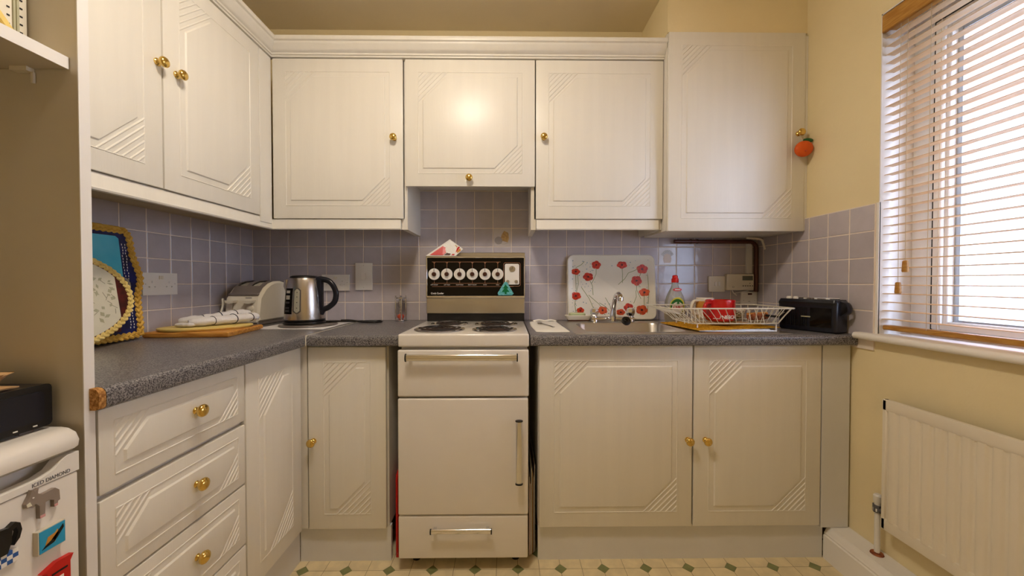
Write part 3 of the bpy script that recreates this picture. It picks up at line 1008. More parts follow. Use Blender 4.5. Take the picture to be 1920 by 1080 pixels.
TF = .0078
socket('white double socket on the left wall beside the blue tray', T(XL + TF, 1.484, 1.108, PI / 2))
socket('white double socket on the back wall behind the kettle', T(-.926, D - TF, 1.1125))
o = plate('cooker_switch', 'tall white cooker switch plate beside the kettle socket', 'switch', T(-.775, D - TF, 1.1455), .090, .146)
rockers(o, [('rocker_switch', (-.012, .012, -.018, .020), 'white', .004), ('screw', (-.002, .002, .058, .062), 'steel', -.0008), ('screw', (-.002, .002, -.062, -.058), 'steel', -.0008)])
o = plate('light_switch', 'ivory twin switch plate left of the heating programmer', 'switch', T(1.139, D - TF, 1.105), .090, .086, .012, 'ivory', .004)
rockers(o, [('rocker_switch', (-.013, -.003, -.010, .012), 'white', .004), ('rocker_switch', (.005, .016, -.010, .012), 'white', .004), ('screw', (-.032, -.028, -.002, .002), 'steel', -.0005), ('screw', (.028, .032, -.002, .002), 'steel', -.0005)])
o = plate('heating_programmer', 'ivory heating programmer with grey display on tiled wall', 'programmer', T(1.259, D - TF, 1.115), .148, .088, .026, 'ivory', .006)
Q = WM[o.name]
link('display', G().box(.010, .066, -.0275, -.024, .010, .034), 'lcd', o, Q)
for i in range(5):
    link('button', G().cyl((.014 + i * .0125, -.025, -.020), (.014 + i * .0125, -.0285, -.020), .003, n=10), 'print_grey', o, Q)
link('button', G().cyl((.050, -.025, -.006), (.050, -.0285, -.006), .0022, n=10), 'print_grey', o, Q)
link('logo_ring', G().tube([(-.040 + .005 * math.cos(a), -.0265, -.026 + .004 * math.sin(a)) for a in [2 * PI * i / 14 for i in range(14)]], .0006, 5, True), 'print_grey', o, Q)
link('cable', G().tube(catmull([(-.036, -.010, -.044), (-.030, -.012, -.058), (-.012, -.012, -.072)], 5), .003, 6), 'white', o, Q)
link('cable', G().tube(catmull([(-.018, -.006, -.060), (.020, -.010, -.052), (.050, -.010, -.047)], 5), .0025, 6), 'white', o, Q)
o = plate('fused_spur', 'white fused spur with red neon under the brown pipe', 'switch', T(1.3175, D - TF, 1.026), .088, .072)
rockers(o, [('neon', (-.008, .014, .020, .029), 'maroon', .001), ('screw', (-.032, -.028, -.012, -.008), 'steel', -.0005), ('screw', (.028, .032, -.012, -.008), 'steel', -.0005), ('fuse_slot', (-.006, .006, -.017, -.015), 'print_grey', -.0005)])
o = thing('gas_pipe', 'brown painted pipe bending down below the boiler cupboard', 'pipe', (1.2, 2.015, 1.06))
pp = [(.90, 2.014, 1.335), (1.30, 2.014, 1.333)] + [(1.312 + .036 * math.sin(a), 2.014, 1.297 + .036 * math.cos(a)) for a in [PI / 2 * i / 8 for i in range(9)]] + [(1.348, 2.014, 1.064)]
link('pipe', G().tube(pp, .0105, 12), 'copper', o)
for x in (.985, 1.02):
    link('pipe_clip', G().cyl((x, 2.014, 1.335), (x + .008, 2.014, 1.335), .0125), 'brown', o)
tag(link('cable_trunking', G().box(1.300, 1.331, D - TF - .012, D - TF, 1.162, 1.325, .001), 'plinth'), 'pale vertical cable trunking beside the brown pipe', 'trunking')
tag(link('cable_stub', G().tube(catmull([(1.24, 1.93, 1.345), (1.31, 1.93, 1.338), (1.326, 1.93, 1.32), (1.337, 1.93, 1.285)], 6), .0055, 8), 'ivory'), 'short cream cable curling down under the boiler cupboard', 'cable')

# ------------------------------------------------------------------ trays on the left
def braid(path, lam, a, b, r, m, parent, mw, closed=True):
    # three-strand plait along a closed 2-D path in the local xy plane
    P_ = [Vector((p[0], p[1], 0)) for p in path]
    k = len(P_)
    seg = [(P_[(i + 1) % k] - P_[i]).length for i in range(k)]
    L = sum(seg)
    nl = max(6, round(L / lam))
    N = nl * 9
    g = G()
    for st in range(3):
        pts = []
        i, acc = 0, 0
        for j in range(N):
            s_ = L * j / N
            while acc + seg[i] < s_:
                acc += seg[i]
                i += 1
            d = (P_[(i + 1) % k] - P_[i]).normalized()
            p = P_[i] + d * (s_ - acc)
            th = 2 * PI * nl * j / N + st * 2 * PI / 3
            pts.append(p + Vector((-d.y, d.x, 0)) * (a * math.sin(th)) + Vector((0, 0, b * math.sin(2 * th))))
        g.tube(pts, r, 6, True)
    return link('plaited_rim', g, m, parent, mw)


def lean(y0, xb, xt, ht):              # local x -> +y, local y -> up the slope, local z -> into the room
    v = Vector((xt - xb, 0, ht)).normalized()
    return axes((xb, y0, WT + .007), (0, 1, 0), v, Vector((0, 1, 0)).cross(v))


t = thing('straw_rim_tray', 'blue picture tray with golden plaited straw rim leaning on tiles', 'tray', (-1.32, 1.1, WT))
mw = lean(1.345, -1.312, -1.350, .385)
R_ = catmull([(-.50, .012), (-.25, .010), (-.02, .012), (.004, .03), (.006, .09), (.008, .15), (.020, .19), (.024, .22), (.014, .26), (.004, .30), (.002, .34), (-.006, .372), (-.03, .380), (-.25, .382), (-.50, .380), (-.525, .36), (-.525, .20), (-.525, .04)], 4, True)
R_ = [(p.x, p.y) for p in R_]
link('base_panel', G().prism([(a, b) for a, b in shrink(R_, .006)], -.004, .002, 'z'), 'navy', t, mw)
link('sea_print', G().prism([(-.48, .15), (-.040, .15), (-.034, .17), (-.036, .350), (-.046, .358), (-.48, .358)], .002, .0026, 'z'), 'sea', t, mw)
link('shore_print', G().prism([(-.48, .03), (-.062, .03), (-.058, .06), (-.07, .105), (-.16, .12), (-.48, .12)], .002, .0026, 'z'), 'maroon', t, mw)
g = G()
for i in range(30):
    y = .04 + i * .010
    if .13 < y < .21 and i % 2:
        continue
    for j in range(2):
        x = -.027 + j * .011 + random.uniform(-.002, .002)
        g.box(x - .0012, x + .0012, y - .003, y + .003, .002, .0027)
link('star_print', g, 'print_white', t, mw)
link('rope_print', G().tube([(-.020 + .004 * math.sin(i * 1.9), .135 + i * .0075, .0026) for i in range(11)], .0045, 6), 'leaf_b', t, mw)
braid(R_, .054, .0082, .0042, .0058, 'straw', t, mw)

t = thing('oval_straw_tray', 'oval leaf-print tray with pale plaited rim in front of blue tray', 'tray', (-1.27, 1.05, WT))
mw = lean(1.050, -1.255, -1.300, .30)
E_ = [(.228 * math.cos(2 * PI * i / 60), .150 + .142 * math.sin(2 * PI * i / 60)) for i in range(60)]
link('base_panel', G().prism(shrink(E_, .004), -.004, .003, 'z'), 'maroon', t, mw)
lf = [(min(.216 * math.cos(2 * PI * i / 60), .186), .150 + .132 * math.sin(2 * PI * i / 60)) for i in range(60)]
link('leaf_panel', G().prism(lf, .003, .0038, 'z'), 'leafprint', t, mw)
ga, gb = G(), G()
for i in range(230):
    a, q = random.uniform(0, 2 * PI), math.sqrt(random.random())
    x, y = min(.198 * q * math.cos(a), .172), .150 + .118 * q * math.sin(a)
    th, L, wd = random.uniform(0, PI), random.uniform(.012, .022), random.uniform(.003, .007)
    c, s_ = math.cos(th), math.sin(th)
    poly = [(-L / 2, 0), (0, wd), (L / 2, 0), (0, -wd)] if i % 3 else [(-L / 2, -.0007), (L / 2, -.0007), (L / 2, .0007), (-L / 2, .0007)]
    (ga if i % 3 else gb).prism([(x + c * u_ - s_ * v_, y + s_ * u_ + c * v_) for u_, v_ in poly], .0038, .0041 + i * 1e-6, 'z')
link('leaf_print', ga, 'leaf_a', t, mw)
link('twig_print', gb, 'leaf_b', t, mw)
braid(E_, .048, .0066, .0036, .0050, 'straw2', t, mw)

# ------------------------------------------------------------------ boards and tea towel
bA, bB, bC = Vector((-1.336, 1.380)), Vector((-1.037, 1.394)), Vector((-1.074, 1.650))
bD = bA + bC - bB
q = [(p.x, p.y) for p in (bA, bB, bC, bD)]
g = G().rings([[(a, b, WT + .0005) for a, b in shrink(q, .003)], [(a, b, WT + .005) for a, b in q], [(a, b, WT + .016) for a, b in q], [(a, b, WT + .020) for a, b in shrink(q, .004)]])
tag(link('chopping_board', g, 'wood'), 'honey-brown wooden chopping board lying on the worktop by the toaster', 'board')
BZ = WT + .0205
an = math.radians(35)
el = [(-1.195 + .150 * math.cos(t_) * math.cos(an) - .098 * math.sin(t_) * math.sin(an), 1.500 + .150 * math.cos(t_) * math.sin(an) + .098 * math.sin(t_) * math.cos(an)) for t_ in [2 * PI * i / 40 for i in range(40)]]
g = G().rings([[(a, b, BZ) for a, b in shrink(el, .006)], [(a, b, BZ + .006) for a, b in el], [(a, b, BZ + .010) for a, b in el], [(a, b, BZ + .012) for a, b in shrink(el, .004)]])
tag(link('oval_board', g, 'yellow_board'), 'pale yellow oval board on top of the wooden chopping board', 'board')
TZ = BZ + .0145
t = thing('tea_towel', 'white tea towel with navy stripes rolled on the yellow board', 'tea towel', (-1.19, 1.52, TZ))


def roll(pts, rad, flat=.6, n=14):
    pts = catmull(pts, 8)
    r = []
    for i in range(len(pts)):
        u_ = i / (len(pts) - 1)
        e = min(1, 4.5 * min(u_, 1 - u_) + .5)
        q_ = rad * e * (1 + .10 * math.sin(i * 1.7))
        r.append((q_ * flat, q_))
    return pts, r


ROLLS = [([(-1.215, 1.435, TZ + .017), (-1.16, 1.50, TZ + .019), (-1.10, 1.59, TZ + .022), (-1.078, 1.625, TZ + .023)], .028),
         ([(-1.300, 1.49, TZ + .014), (-1.235, 1.545, TZ + .020), (-1.175, 1.605, TZ + .032), (-1.130, 1.655, TZ + .034)], .030),
         ([(-1.262, 1.440, TZ + .007), (-1.225, 1.430, TZ + .008), (-1.19, 1.432, TZ + .009)], .013)]
for i, (pts, rad) in enumerate(ROLLS):
    pp, rr = roll(pts, rad)
    f = link('fold', G().tube(pp, rr, 14), 'towel', t)
    if i < 2:
        for u_ in (.30, .52, .74):
            k = int(u_ * (len(pp) - 1))
            c, (ra_, rb_) = pp[k], rr[k]
            d = (pp[k + 1] - pp[k - 1]).normalized()
            a = Vector((0, 0, 1)) - d * d.z
            a.normalize()
            b = d.cross(a)
            ring = [c + d * (.006 * math.sin(x)) + a * (ra_ * 1.02 * math.cos(x)) + b * (rb_ * 1.02 * math.sin(x)) for x in [2 * PI * j / 24 for j in range(24)]]
            link('stripe', G().tube(ring, .0016, 5, True), 'towel_line', f)

# ------------------------------------------------------------------ toaster
t = thing('toaster', 'cream two-slot toaster with grey top beside the kettle', 'toaster', (-1.245, 1.88, WT))
TX0, TX1 = -1.328, -1.165
side = [(1.760, .926), (1.757, .940), (1.772, 1.040), (1.790, 1.062), (1.815, 1.088), (1.850, 1.108), (1.890, 1.119), (1.940, 1.121), (1.985, 1.112), (2.006, 1.085), (2.016, .940), (2.012, .926)]
inner = [(a, z) for a, z in shrink(side, .010)]
SLX, LVX = (-1.285, -1.222), (-1.288, -1.205)
xs_ = sorted({TX0 + .010, TX1 - .010} | {x + d_ for x in SLX for d_ in (-.020, .020)} | {x + d_ for x in LVX for d_ in (-.0015, .0015)})


def cutside(top_, front_):
    p_ = list(side)
    k_ = p_[:2] + [(1.7585, .950)] + ([(1.785, .950), (1.785, 1.022)] if front_ else []) + [(1.7694, 1.022)] + p_[2:5]
    if top_:
        k_ += [(1.826, 1.0945), (1.830, .985), (1.974, .985), (1.976, 1.114)] + p_[8:]
    else:
        k_ += p_[5:]
    return k_


g = G().rings([[(TX0, a, z) for a, z in inner], [(TX0 + .010, a, z) for a, z in side]], capb=False)
g.rings([[(TX1 - .010, a, z) for a, z in side], [(TX1, a, z) for a, z in inner]], capa=False)
for xa, xb in zip(xs_, xs_[1:]):
    xm = (xa + xb) / 2
    cs = cutside(any(abs(xm - x) < .020 for x in SLX), any(abs(xm - x) < .0015 for x in LVX))
    g.rings([[(xa, a, z) for a, z in cs], [(xb, a, z) for a, z in cs]])
link('body', g, 'ivory', t)
link('base', G().box(TX0 + .006, TX1 - .006, 1.764, 2.008, WT + .001, .928, .003), 'grey_lid', t)
top = [(1.786, 1.061), (1.793, 1.066), (1.816, 1.0905), (1.850, 1.1105), (1.890, 1.1215), (1.940, 1.1235), (1.980, 1.116)]
g = G()
for xa, xb in zip([TX0 + .014, -1.305, -1.265, -1.242, -1.202], [-1.305, -1.265, -1.242, -1.202, TX1 - .014]):
    slot_ = any(abs((xa + xb) / 2 - x) < .019 for x in SLX)
    for tp_ in ([top[:3] + [(1.826, 1.0965)], [(1.9755, 1.1170), top[-1]]] if slot_ else [top]):
        ring_ = tp_ + [(a + .001, z - .008) for a, z in tp_[::-1]]
        g.rings([[(x, a, z) for a, z in ring_] for x in (xa, xb)])
link('top_cover', g, 'grey_lid', t)
for x in SLX:
    for d_ in (-1, 1):
        link('slot_guard', G().box(x + d_ * .0185 - .0008, x + d_ * .0185 + .0008, 1.832, 1.972, .986, 1.088), 'steel', t)
link('front_lip', G().box(TX0 + .012, TX1 - .012, 1.774, 1.790, 1.050, 1.063, .003), 'grey_lid', t)
for x in (-1.288, -1.205):
    link('lever', G().prism([(x - .022, 1.030), (x + .022, 1.030), (x + .018, 1.019), (x, 1.014), (x - .018, 1.019)], 1.742, 1.775, 'y'), 'ivory', t)
link('dial', G().lathe([(.016, 1.768), (.015, 1.758), (.010, 1.755), (0, 1.755)], (-1.205, 0, .992), 'y', 20), 'ivory', t)
for i in range(4):
    link('button', G().box(-1.215 + (i % 2) * .024, -1.203 + (i % 2) * .024, 1.757, 1.766, .948 + (i // 2) * .014, .953 + (i // 2) * .014), 'print_grey', t)
link('power_cord', G().tube(catmull([(-1.322, 1.86, .925), (-1.345, 1.84, .96), (-1.350, 1.80, 1.015), (-1.342, 1.775, 1.035), (-1.335, 1.765, 1.0), (-1.345, 1.75, .93), (-1.335, 1.79, .917)], 6), .0045, 8), 'ivory', t)
link('name_print', G().box(-1.232, -1.204, 1.7705, 1.774, 1.0395, 1.0425), 'print_grey', t)

# ------------------------------------------------------------------ kettle, cloth, egg timer
KX, KY = -.952, 1.765
cl = [(-1.10, 1.640), (-1.06, 1.628), (-.98, 1.632), (-.90, 1.628), (-.80, 1.625), (-.795, 1.70), (-.80, 1.80), (-.785, 1.93), (-.86, 1.95), (-.98, 1.955), (-1.08, 1.95), (-1.10, 1.80)]
g = G().rings([[(a, b, WT + .0004) for a, b in cl], [(a, b, WT + .003) for a, b in cl]])
tag(link('white_cloth', g, 'towel'), 'white cloth spread flat under the kettle', 'cloth')
CZ = WT + .0032
tag(link('round_mat', G().lathe([(.118, 0), (.124, .003), (.122, .007), (.108, .008), (0, .008)], (KX + .018, KY, CZ), n=40), 'grey_lid'), 'brown-grey round mat between the cloth and the kettle', 'mat')
KZ = CZ + .0085
t = thing('electric_kettle', 'brushed steel electric kettle with black handle on round base', 'kettle', (KX, KY, KZ))
link('power_base', G().lathe([(.086, 0), (.090, .004), (.088, .012), (.080, .015), (0, .015)], (KX, KY, KZ), n=36), 'black', t)
bz = KZ + .0155
link('body', G().lathe([(.080, 0), (.0855, .003), (.0860, .012), (.084, .06), (.078, .13), (.070, .185), (.066, .196), (.060, .199), (0, .199)], (KX, KY, bz), n=48), 'steel_k', t)
link('lid', G().lathe([(.062, .197), (.060, .203), (.050, .208), (.02, .210), (0, .210)], (KX, KY, bz), n=36), 'black', t)
link('base_band', G().lathe([(.0845, -.0005), (.0866, .001), (.0866, .006), (.0858, .007)], (KX, KY, bz), n=48), 'black', t)
sp = [(KX - .058, KY - .018, bz + .120), (KX - .062, KY - .022, bz + .160), (KX - .064, KY - .024, bz + .190)]
link('spout', G().tube(sp, [(.014, .014), (.020, .022), (.014, .020)], 12), 'steel_k', t)
hd = catmull([(KX + .055, KY - .010, bz + .188), (KX + .085, KY - .012, bz + .192), (KX + .125, KY - .012, bz + .178), (KX + .150, KY - .012, bz + .135), (KX + .146, KY - .012, bz + .090), (KX + .118, KY - .012, bz + .062), (KX + .092, KY - .010, bz + .050), (KX + .080, KY - .01, bz + .030)], 6)
link('handle', G().tube(hd, [(.011, .013)] * len(hd), 12, up=(0, 1, 0)), 'navyblack', t)
link('handle_back', G().box(KX + .066, KX + .090, KY - .024, KY + .002, bz + .045, bz + .190, .006, 2), 'navyblack', t)


def on_kettle(a0, a1, z0, z1, off, name, m, parent, n=6, round_=True):
    # strip that follows the kettle wall; angles from -y
    def R(z):
        pr = [(0, .0855), (.012, .0860), (.06, .084), (.13, .078), (.185, .070)]
        for (za, ra_), (zb, rb_) in zip(pr, pr[1:]):
            if z <= zb:
                return ra_ + (rb_ - ra_) * (z - za) / (zb - za)
        return .07
    g = G()
    rows = []
    K = 12
    for i in range(K + 1):
        z = z0 + (z1 - z0) * i / K
        e = 1.0
        if round_:
            tt = abs(2 * i / K - 1)
            e = 1.0 if tt < .82 else max(.25, math.sqrt(max(0, 1 - ((tt - .82) / .18) ** 2)))
        am, ah = (a0 + a1) / 2, (a1 - a0) / 2 * e
        rows.append([(KX + (R(z) + off) * math.sin(math.radians(am + ah * (2 * j / n - 1))), KY - (R(z) + off) * math.cos(math.radians(am + ah * (2 * j / n - 1))), bz + z) for j in range(n + 1)])
    vs = [[g.bm.verts.new(p) for p in r] for r in rows]
    for i in range(K):
        for j in range(n):
            g.bm.faces.new((vs[i][j], vs[i][j + 1], vs[i + 1][j + 1], vs[i + 1][j]))
    bmesh.ops.solidify(g.bm, geom=list(g.bm.faces), thickness=.0012)
    return link(name, g, m, parent)


gw = on_kettle(-5, 17, .036, .152, .0008, 'gauge_frame', 'grey_lid', t)
on_kettle(-2, 14, .041, .147, .0018, 'gauge_window', 'leafprint', gw)
for z in (.06, .085, .11, .13):
    on_kettle(5, 8, z, z + .003, .003, 'gauge_mark', 'dark', gw, 2, False)
on_kettle(-46, -10, .034, .150, .0006, 'dark_sticker', 'blackgloss', t, 6, False)
for z, ht in ((.128, .012), (.100, .018), (.082, .008), (.058, .008), (.044, .008)):
    on_kettle(-36, -18, z, z + ht, .0018, 'sticker_print', 'print_grey' if ht < .01 else 'print_white', t, 4, False)
link('power_cord', G().tube(catmull([(KX + .08, KY + .03, WT + .016), (-.82, 1.84, WT + .013), (-.74, 1.90, WT + .007), (-.665, 1.935, WT + .006), (-.640, 1.905, WT + .006), (-.66, 1.86, WT + .006), (-.73, 1.87, WT + .007), (-.80, 1.92, WT + .010), (-.87, 1.965, WT + .006)], 7), .0042, 8), 'black', t)

t = thing('egg_timer', 'small chrome-posted egg timer with orange-red sand', 'egg timer', (-.566, 1.985, WT))
for z in (WT, WT + .118):
    link('disc', G().lathe([(.030, 0.0002), (.032, .002), (.032, .006), (.028, .008), (0, .008)], (-.566, 1.985, z), n=24), 'chrome', t)
for a in (.4, 1.97, 3.54, 5.11):
    x, y = -.566 + .026 * math.cos(a), 1.985 + .026 * math.sin(a)
    link('post', G().lathe([(.003, .006), (.0045, .03), (.0025, .06), (.0045, .09), (.003, .12), (.003, .128), (.0045, .132), (0, .136)], (x, y, WT), n=10), 'chrome', t)
link('glass_bulb', G().lathe([(.012, .009), (.019, .018), (.019, .040), (.010, .056), (.003, .063), (.010, .070), (.019, .086), (.019, .108), (.012, .117)], (-.566, 1.985, WT), n=20), 'tubeglass', t)
link('sand', G().lathe([(.010, .010), (.0175, .017), (.0175, .030), (.008, .036), (0, .038)], (-.566, 1.985, WT), n=20), 'redsand', t)

# ------------------------------------------------------------------ around the sink
t = thing('paper_towel', 'white paper towel sheet with scalloped edge beside the sink', 'paper', (.18, 1.73, WT))
pt = [(.118, 1.540), (.150, 1.528), (.20, 1.526), (.257, 1.532), (.256, 1.62), (.252, 1.75), (.250, 1.90), (.20, 1.915), (.14, 1.910), (.112, 1.90), (.108, 1.74)]
link('sheet', G().rings([[(a, b, WT + .0005) for a, b in pt], [(a, b, WT + .004) for a, b in shrink(pt, .004)]]), 'paper', t)
link('raised_edge', G().tube(catmull([(.13, 1.905, WT + .006), (.16, 1.915, WT + .010), (.19, 1.91, WT + .007), (.22, 1.915, WT + .010), (.248, 1.90, WT + .006)], 5), .005, 7), 'paper', t)
t = thing('teaspoon', 'small metal teaspoon lying on the white paper towel', 'spoon', (.17, 1.78, WT))
link('spoon_bowl', G().ell((.155, 1.80, WT + .0085), (.013, .022, .004), 14, 8), 'steel', t)
link('spoon_handle', G().tube([(.163, 1.782, WT + .0085), (.185, 1.72, WT + .0075), (.205, 1.655, WT + .0065)], [(.002, .004), (.0015, .003), (.002, .005)], 8), 'steel', t)

t = thing('soap_dish', 'white oblong soap dish beside the tap', 'soap dish', (.36, 1.965, WT))
sd = rrect(.300, .438, 1.925, 1.985, .02, 5)
g = G().rings([[(a, b, WT + .006) for a, b in shrink(sd, .016)], [(a, b, WT + .022) for a, b in shrink(sd, .004)], [(a, b, WT + .030) for a, b in sd], [(a, b, WT + .033) for a, b in shrink(sd, .002)], [(a, b, WT + .022) for a, b in shrink(sd, .008)]])
link('dish', g, 'tray', t)
link('foot', G().box(.315, .423, 1.936, 1.974, zt, WT + .008), 'brown', t)
so = rrect(.322, .408, 1.937, 1.973, .016, 5)
tag(link('soap_bar', G().rings([[(a, b, WT + .0225) for a, b in shrink(so, .005)], [(a, b, WT + .030) for a, b in so], [(a, b, WT + .040) for a, b in so], [(a, b, WT + .045) for a, b in shrink(so, .007)]]), 'soap'), 'pale green bar of soap in the white dish', 'soap')

t = thing('poppy_tray', 'cream tray printed with red poppies leaning on tiles behind the tap', 'tray', (.557, 1.99, WT))
PW, PH = .474, .350
v = Vector((0, .040, PH)).normalized()
mw = axes((.557, 1.986, WT + .004), (1, 0, 0), v, Vector((1, 0, 0)).cross(v))
ou = rrect(-PW / 2, PW / 2, 0, PH, .035, 6)
g = G().rings([[(a, b, -.004) for a, b in ou], [(a, b, .010) for a, b in ou], [(a, b, .013) for a, b in shrink(ou, .004)], [(a, b, .012) for a, b in shrink(ou, .012)], [(a, b, .002) for a, b in shrink(ou, .026)]])
link('tray_body', g, 'tray', t, mw)


def flower(x, y, r, m, rot=0.0, sq=.8):
    g = G()
    for k in range(5):
        a = rot + 2 * PI * k / 5
        cx, cy = x + r * .48 * math.cos(a), y + r * .48 * sq * math.sin(a)
        g.prism([(cx + r * .56 * math.cos(b), cy + r * .56 * sq * math.sin(b)) for b in [2 * PI * j / 10 + k for j in range(10)]], .0125 - .0105, .0128 - .0105 + .0001 * k, 'z')
    o_ = link('poppy_print', g, m, t, mw)
    link('poppy_centre', G().prism([(x + r * .22 * math.cos(b), y + r * .2 * math.sin(b)) for b in [2 * PI * j / 8 for j in range(8)]], .0023, .0032, 'z'), 'maroon', o_, mw)


def px(u_, v_):                         # tray coordinates from fractions of its face
    return (-PW / 2 + u_ * PW, PH * (1 - v_))


FL = [(.10, .26, .024, 0), (.24, .34, .028, 0), (.335, .155, .025, 0), (.63, .155, .028, 0), (.86, .22, .031, 0), (.79, .40, .029, 0), (.875, .58, .030, 1), (.84, .85, .032, 1), (.69, .815, .026, 0), (.60, .885, .024, 1), (.395, .855, .026, 1), (.145, .86, .020, 0), (.095, .635, .029, 0)]
stl = []
for i, (u_, v_, r, c) in enumerate(FL):
    x, y = px(u_, v_)
    flower(x, y, r, 'poppy2' if c else 'poppy', i * .7, .72 + .2 * ((i * 7) % 3) / 2)
    gx, gy = px(u_ + (.06 if u_ < .5 else -.05) * math.sin(i * 2.1), min(.95, v_ + .28))
    stl.append([(x, y), ((x + gx) / 2 + .012 * math.sin(i), (y + gy) / 2), (gx, gy)])
for u0, v0, u1, v1 in ((.70, .28, .58, .46), (.82, .2, .70, .28), (.24, .62, .44, .90), (.16, .5, .30, .85), (.92, .3, .90, .9), (.5, .92, .43, .66), (.47, .86, .36, .74), (.75, .75, .78, .55), (.12, .3, .1, .6), (.2, .1, .1, .2), (.55, .06, .45, .04)):
    a, b = px(u0, v0), px(u1, v1)
    stl.append([a, ((a[0] + b[0]) / 2 + .008, (a[1] + b[1]) / 2), b])
for s_ in stl:
    strokes([s_], .0014, 'stem', t, mw @ T(0, 0, .0022), 'stem_print')
g = G()
for i in range(150):
    u_, v_ = random.uniform(.05, .95), random.uniform(.06, .95)
    if .32 < u_ < .72 and .18 < v_ < .72:
        continue
    x, y = px(u_, v_)
    r = random.uniform(.0015, .003)
    g.prism([(x + r * math.cos(b), y + r * math.sin(b)) for b in [2 * PI * j / 6 for j in range(6)]], .0021, .0024, 'z')
link('blossom_print', g, 'blueprint', t, mw)

# washing-up liquid
bxx, byy = .842, 1.872
t = thing('washing_up_bottle', 'clear washing-up liquid bottle with red cap and green label', 'bottle', (bxx, byy, WT))
bp_ = [(.040, .001), (.048, .006), (.052, .03), (.053, .07), (.050, .105), (.042, .135), (.030, .160), (.020, .180), (.0155, .196), (.0155, .205)]
link('bottle', G().lathe(bp_, (bxx, byy, WT), n=28, sy=.62), 'clearplastic', t)
link('liquid', G().lathe([(.038, .004), (.0455, .009), (.0495, .03), (.0505, .070), (0, .0705)], (bxx, byy, WT), n=28, sy=.60), 'liquid', t)
link('cap', G().lathe([(.0165, .203), (.0175, .206), (.0170, .222), (.013, .226), (.013, .236), (.009, .240), (0, .240)], (bxx, byy, WT), n=20), 'redplastic', t)
fy = byy - .0335


def curved(poly, y, m, parent, name, k=.0):
    g = G()
    rr_ = []
    for dy in (0, -.0008):
        rr_.append([(bxx + a, y + dy + (a * a) * 5.5, WT + b) for a, b in poly])
    return link(name, g.rings(rr_), m, parent)


lb = curved([(.036 * math.cos(x), .088 + .042 * math.sin(x)) for x in [2 * PI * j / 28 for j in range(28)]], fy, 'label_y', t, 'label')
curved([(.032 * math.cos(x) - .002, .084 + .038 * math.sin(x)) for x in [2 * PI * j / 28 for j in range(28)]], fy - .0012, 'label_g', lb, 'label_green')
curved([(.028 * math.cos(x) - .001, .078 + .030 * math.sin(x)) for x in [2 * PI * j / 28 for j in range(28)]], fy - .0024, 'print_white', lb, 'label_white')
text('FAIRY', .020, 'redplastic', lb, T(bxx, fy - .0036, WT + .080) @ FY, bold=.0005, squash=.95)
curved([(-.008, .100), (0, .094), (.008, .100), (.004, .104), (.006, .112), (0, .108), (-.006, .112), (-.004, .104)], fy - .0036, 'label_g', lb, 'leaf_mark')
nb = curved([(.022 * math.cos(x), .168 + .008 * math.sin(x)) for x in [2 * PI * j / 20 for j in range(20)]], fy + .004, 'redplastic', t, 'neck_label')
curved([(-.013, .1655), (.013, .1655), (.013, .1705), (-.013, .1705)], fy + .0028, 'print_white', nb, 'neck_print')

# drying mat, rack and what stands in it
ZM = zt + .0052
mq = [(.778, 1.508), (1.178, 1.600), (1.128, 1.868), (.738, 1.795)]
g = G().rings([[(a, b, ZM - .0005) for a, b in mq], [(a, b, ZM + .003) for a, b in mq]])
t = link('drying_mat', g, 'mat_y')
tag(t, 'yellow ribbed drying mat under the wire dish rack', 'mat')
g = G()
e0, e1, e2 = Vector(mq[0] + (0,)), Vector(mq[1] + (0,)), Vector(mq[3] + (0,))
for i in range(1, 40):
    a = e0.lerp(e1, i / 40)
    b = e2.lerp(Vector(mq[2] + (0,)), i / 40)
    g.tube([(a.x, a.y, ZM + .003), (b.x, b.y, ZM + .003)], .0018, 5)
link('mat_ribs', g, 'mat_y', t)

rk = thing('dish_rack', 'cream wire dish rack standing on the yellow mat', 'dish rack', (.94, 1.66, ZM + .003))
RZ, RB = 1.006, ZM + .022
rx0, rx1, ry0, ry1 = .662, 1.196, 1.525, 1.800
bx0_, bx1_, by0_, by1_ = .780, 1.150, 1.560, 1.765
link('rim', G().tube([(a, b, RZ) for a, b in rrect(rx0, rx1, ry0, ry1, .03, 5)], .0030, 8, True), 'wire', rk)
link('base_frame', G().tube([(a, b, RB) for a, b in rrect(bx0_, bx1_, by0_, by1_, .02, 5)], .0024, 8, True), 'wire', rk)
wires = []
for i in range(15):
    f = i / 14
    xb = bx0_ + .01 + (bx1_ - bx0_ - .02) * f
    xt_ = rx0 + .03 + (rx1 - rx0 - .06) * f
    wires.append([(xt_, ry0, RZ), (xb + (xt_ - xb) * .25, by0_ - .008, RB + .02), (xb, by0_ + .004, RB), (xb, by1_ - .004, RB), (xb + (xt_ - xb) * .25, by1_ + .008, RB + .02), (xt_, ry1, RZ)])
for i in range(7):
    y = by0_ + .012 + (by1_ - by0_ - .024) * i / 6
    yt = ry0 + .03 + (ry1 - ry0 - .06) * i / 6
    wires.append([(rx0, yt, RZ), (bx0_ - .035, y, RB + .035), (bx0_, y, RB)])
    wires.append([(rx1, yt, RZ), (bx1_ + .030, y, RB + .035), (bx1_, y, RB)])
for pts in wires:
    link('wire', G().tube(pts, .0015, 6), 'wire', rk)
for i in range(9):                       # plate loops at the left end and by the cutlery
    x = .752 + i * .016
    if i > 5:
        x = 1.035 + (i - 6) * .028
    pts = catmull([(x - .006, by0_ + .005, RB), (x + .002, by0_ + .030, RB + .045), (x + .010, by0_ + .055, RB + .058), (x + .016, by0_ + .085, RB + .045), (x + .018, by0_ + .115, RB)], 4)
    link('plate_loop', G().tube(pts, .0014, 6), 'wire', rk)
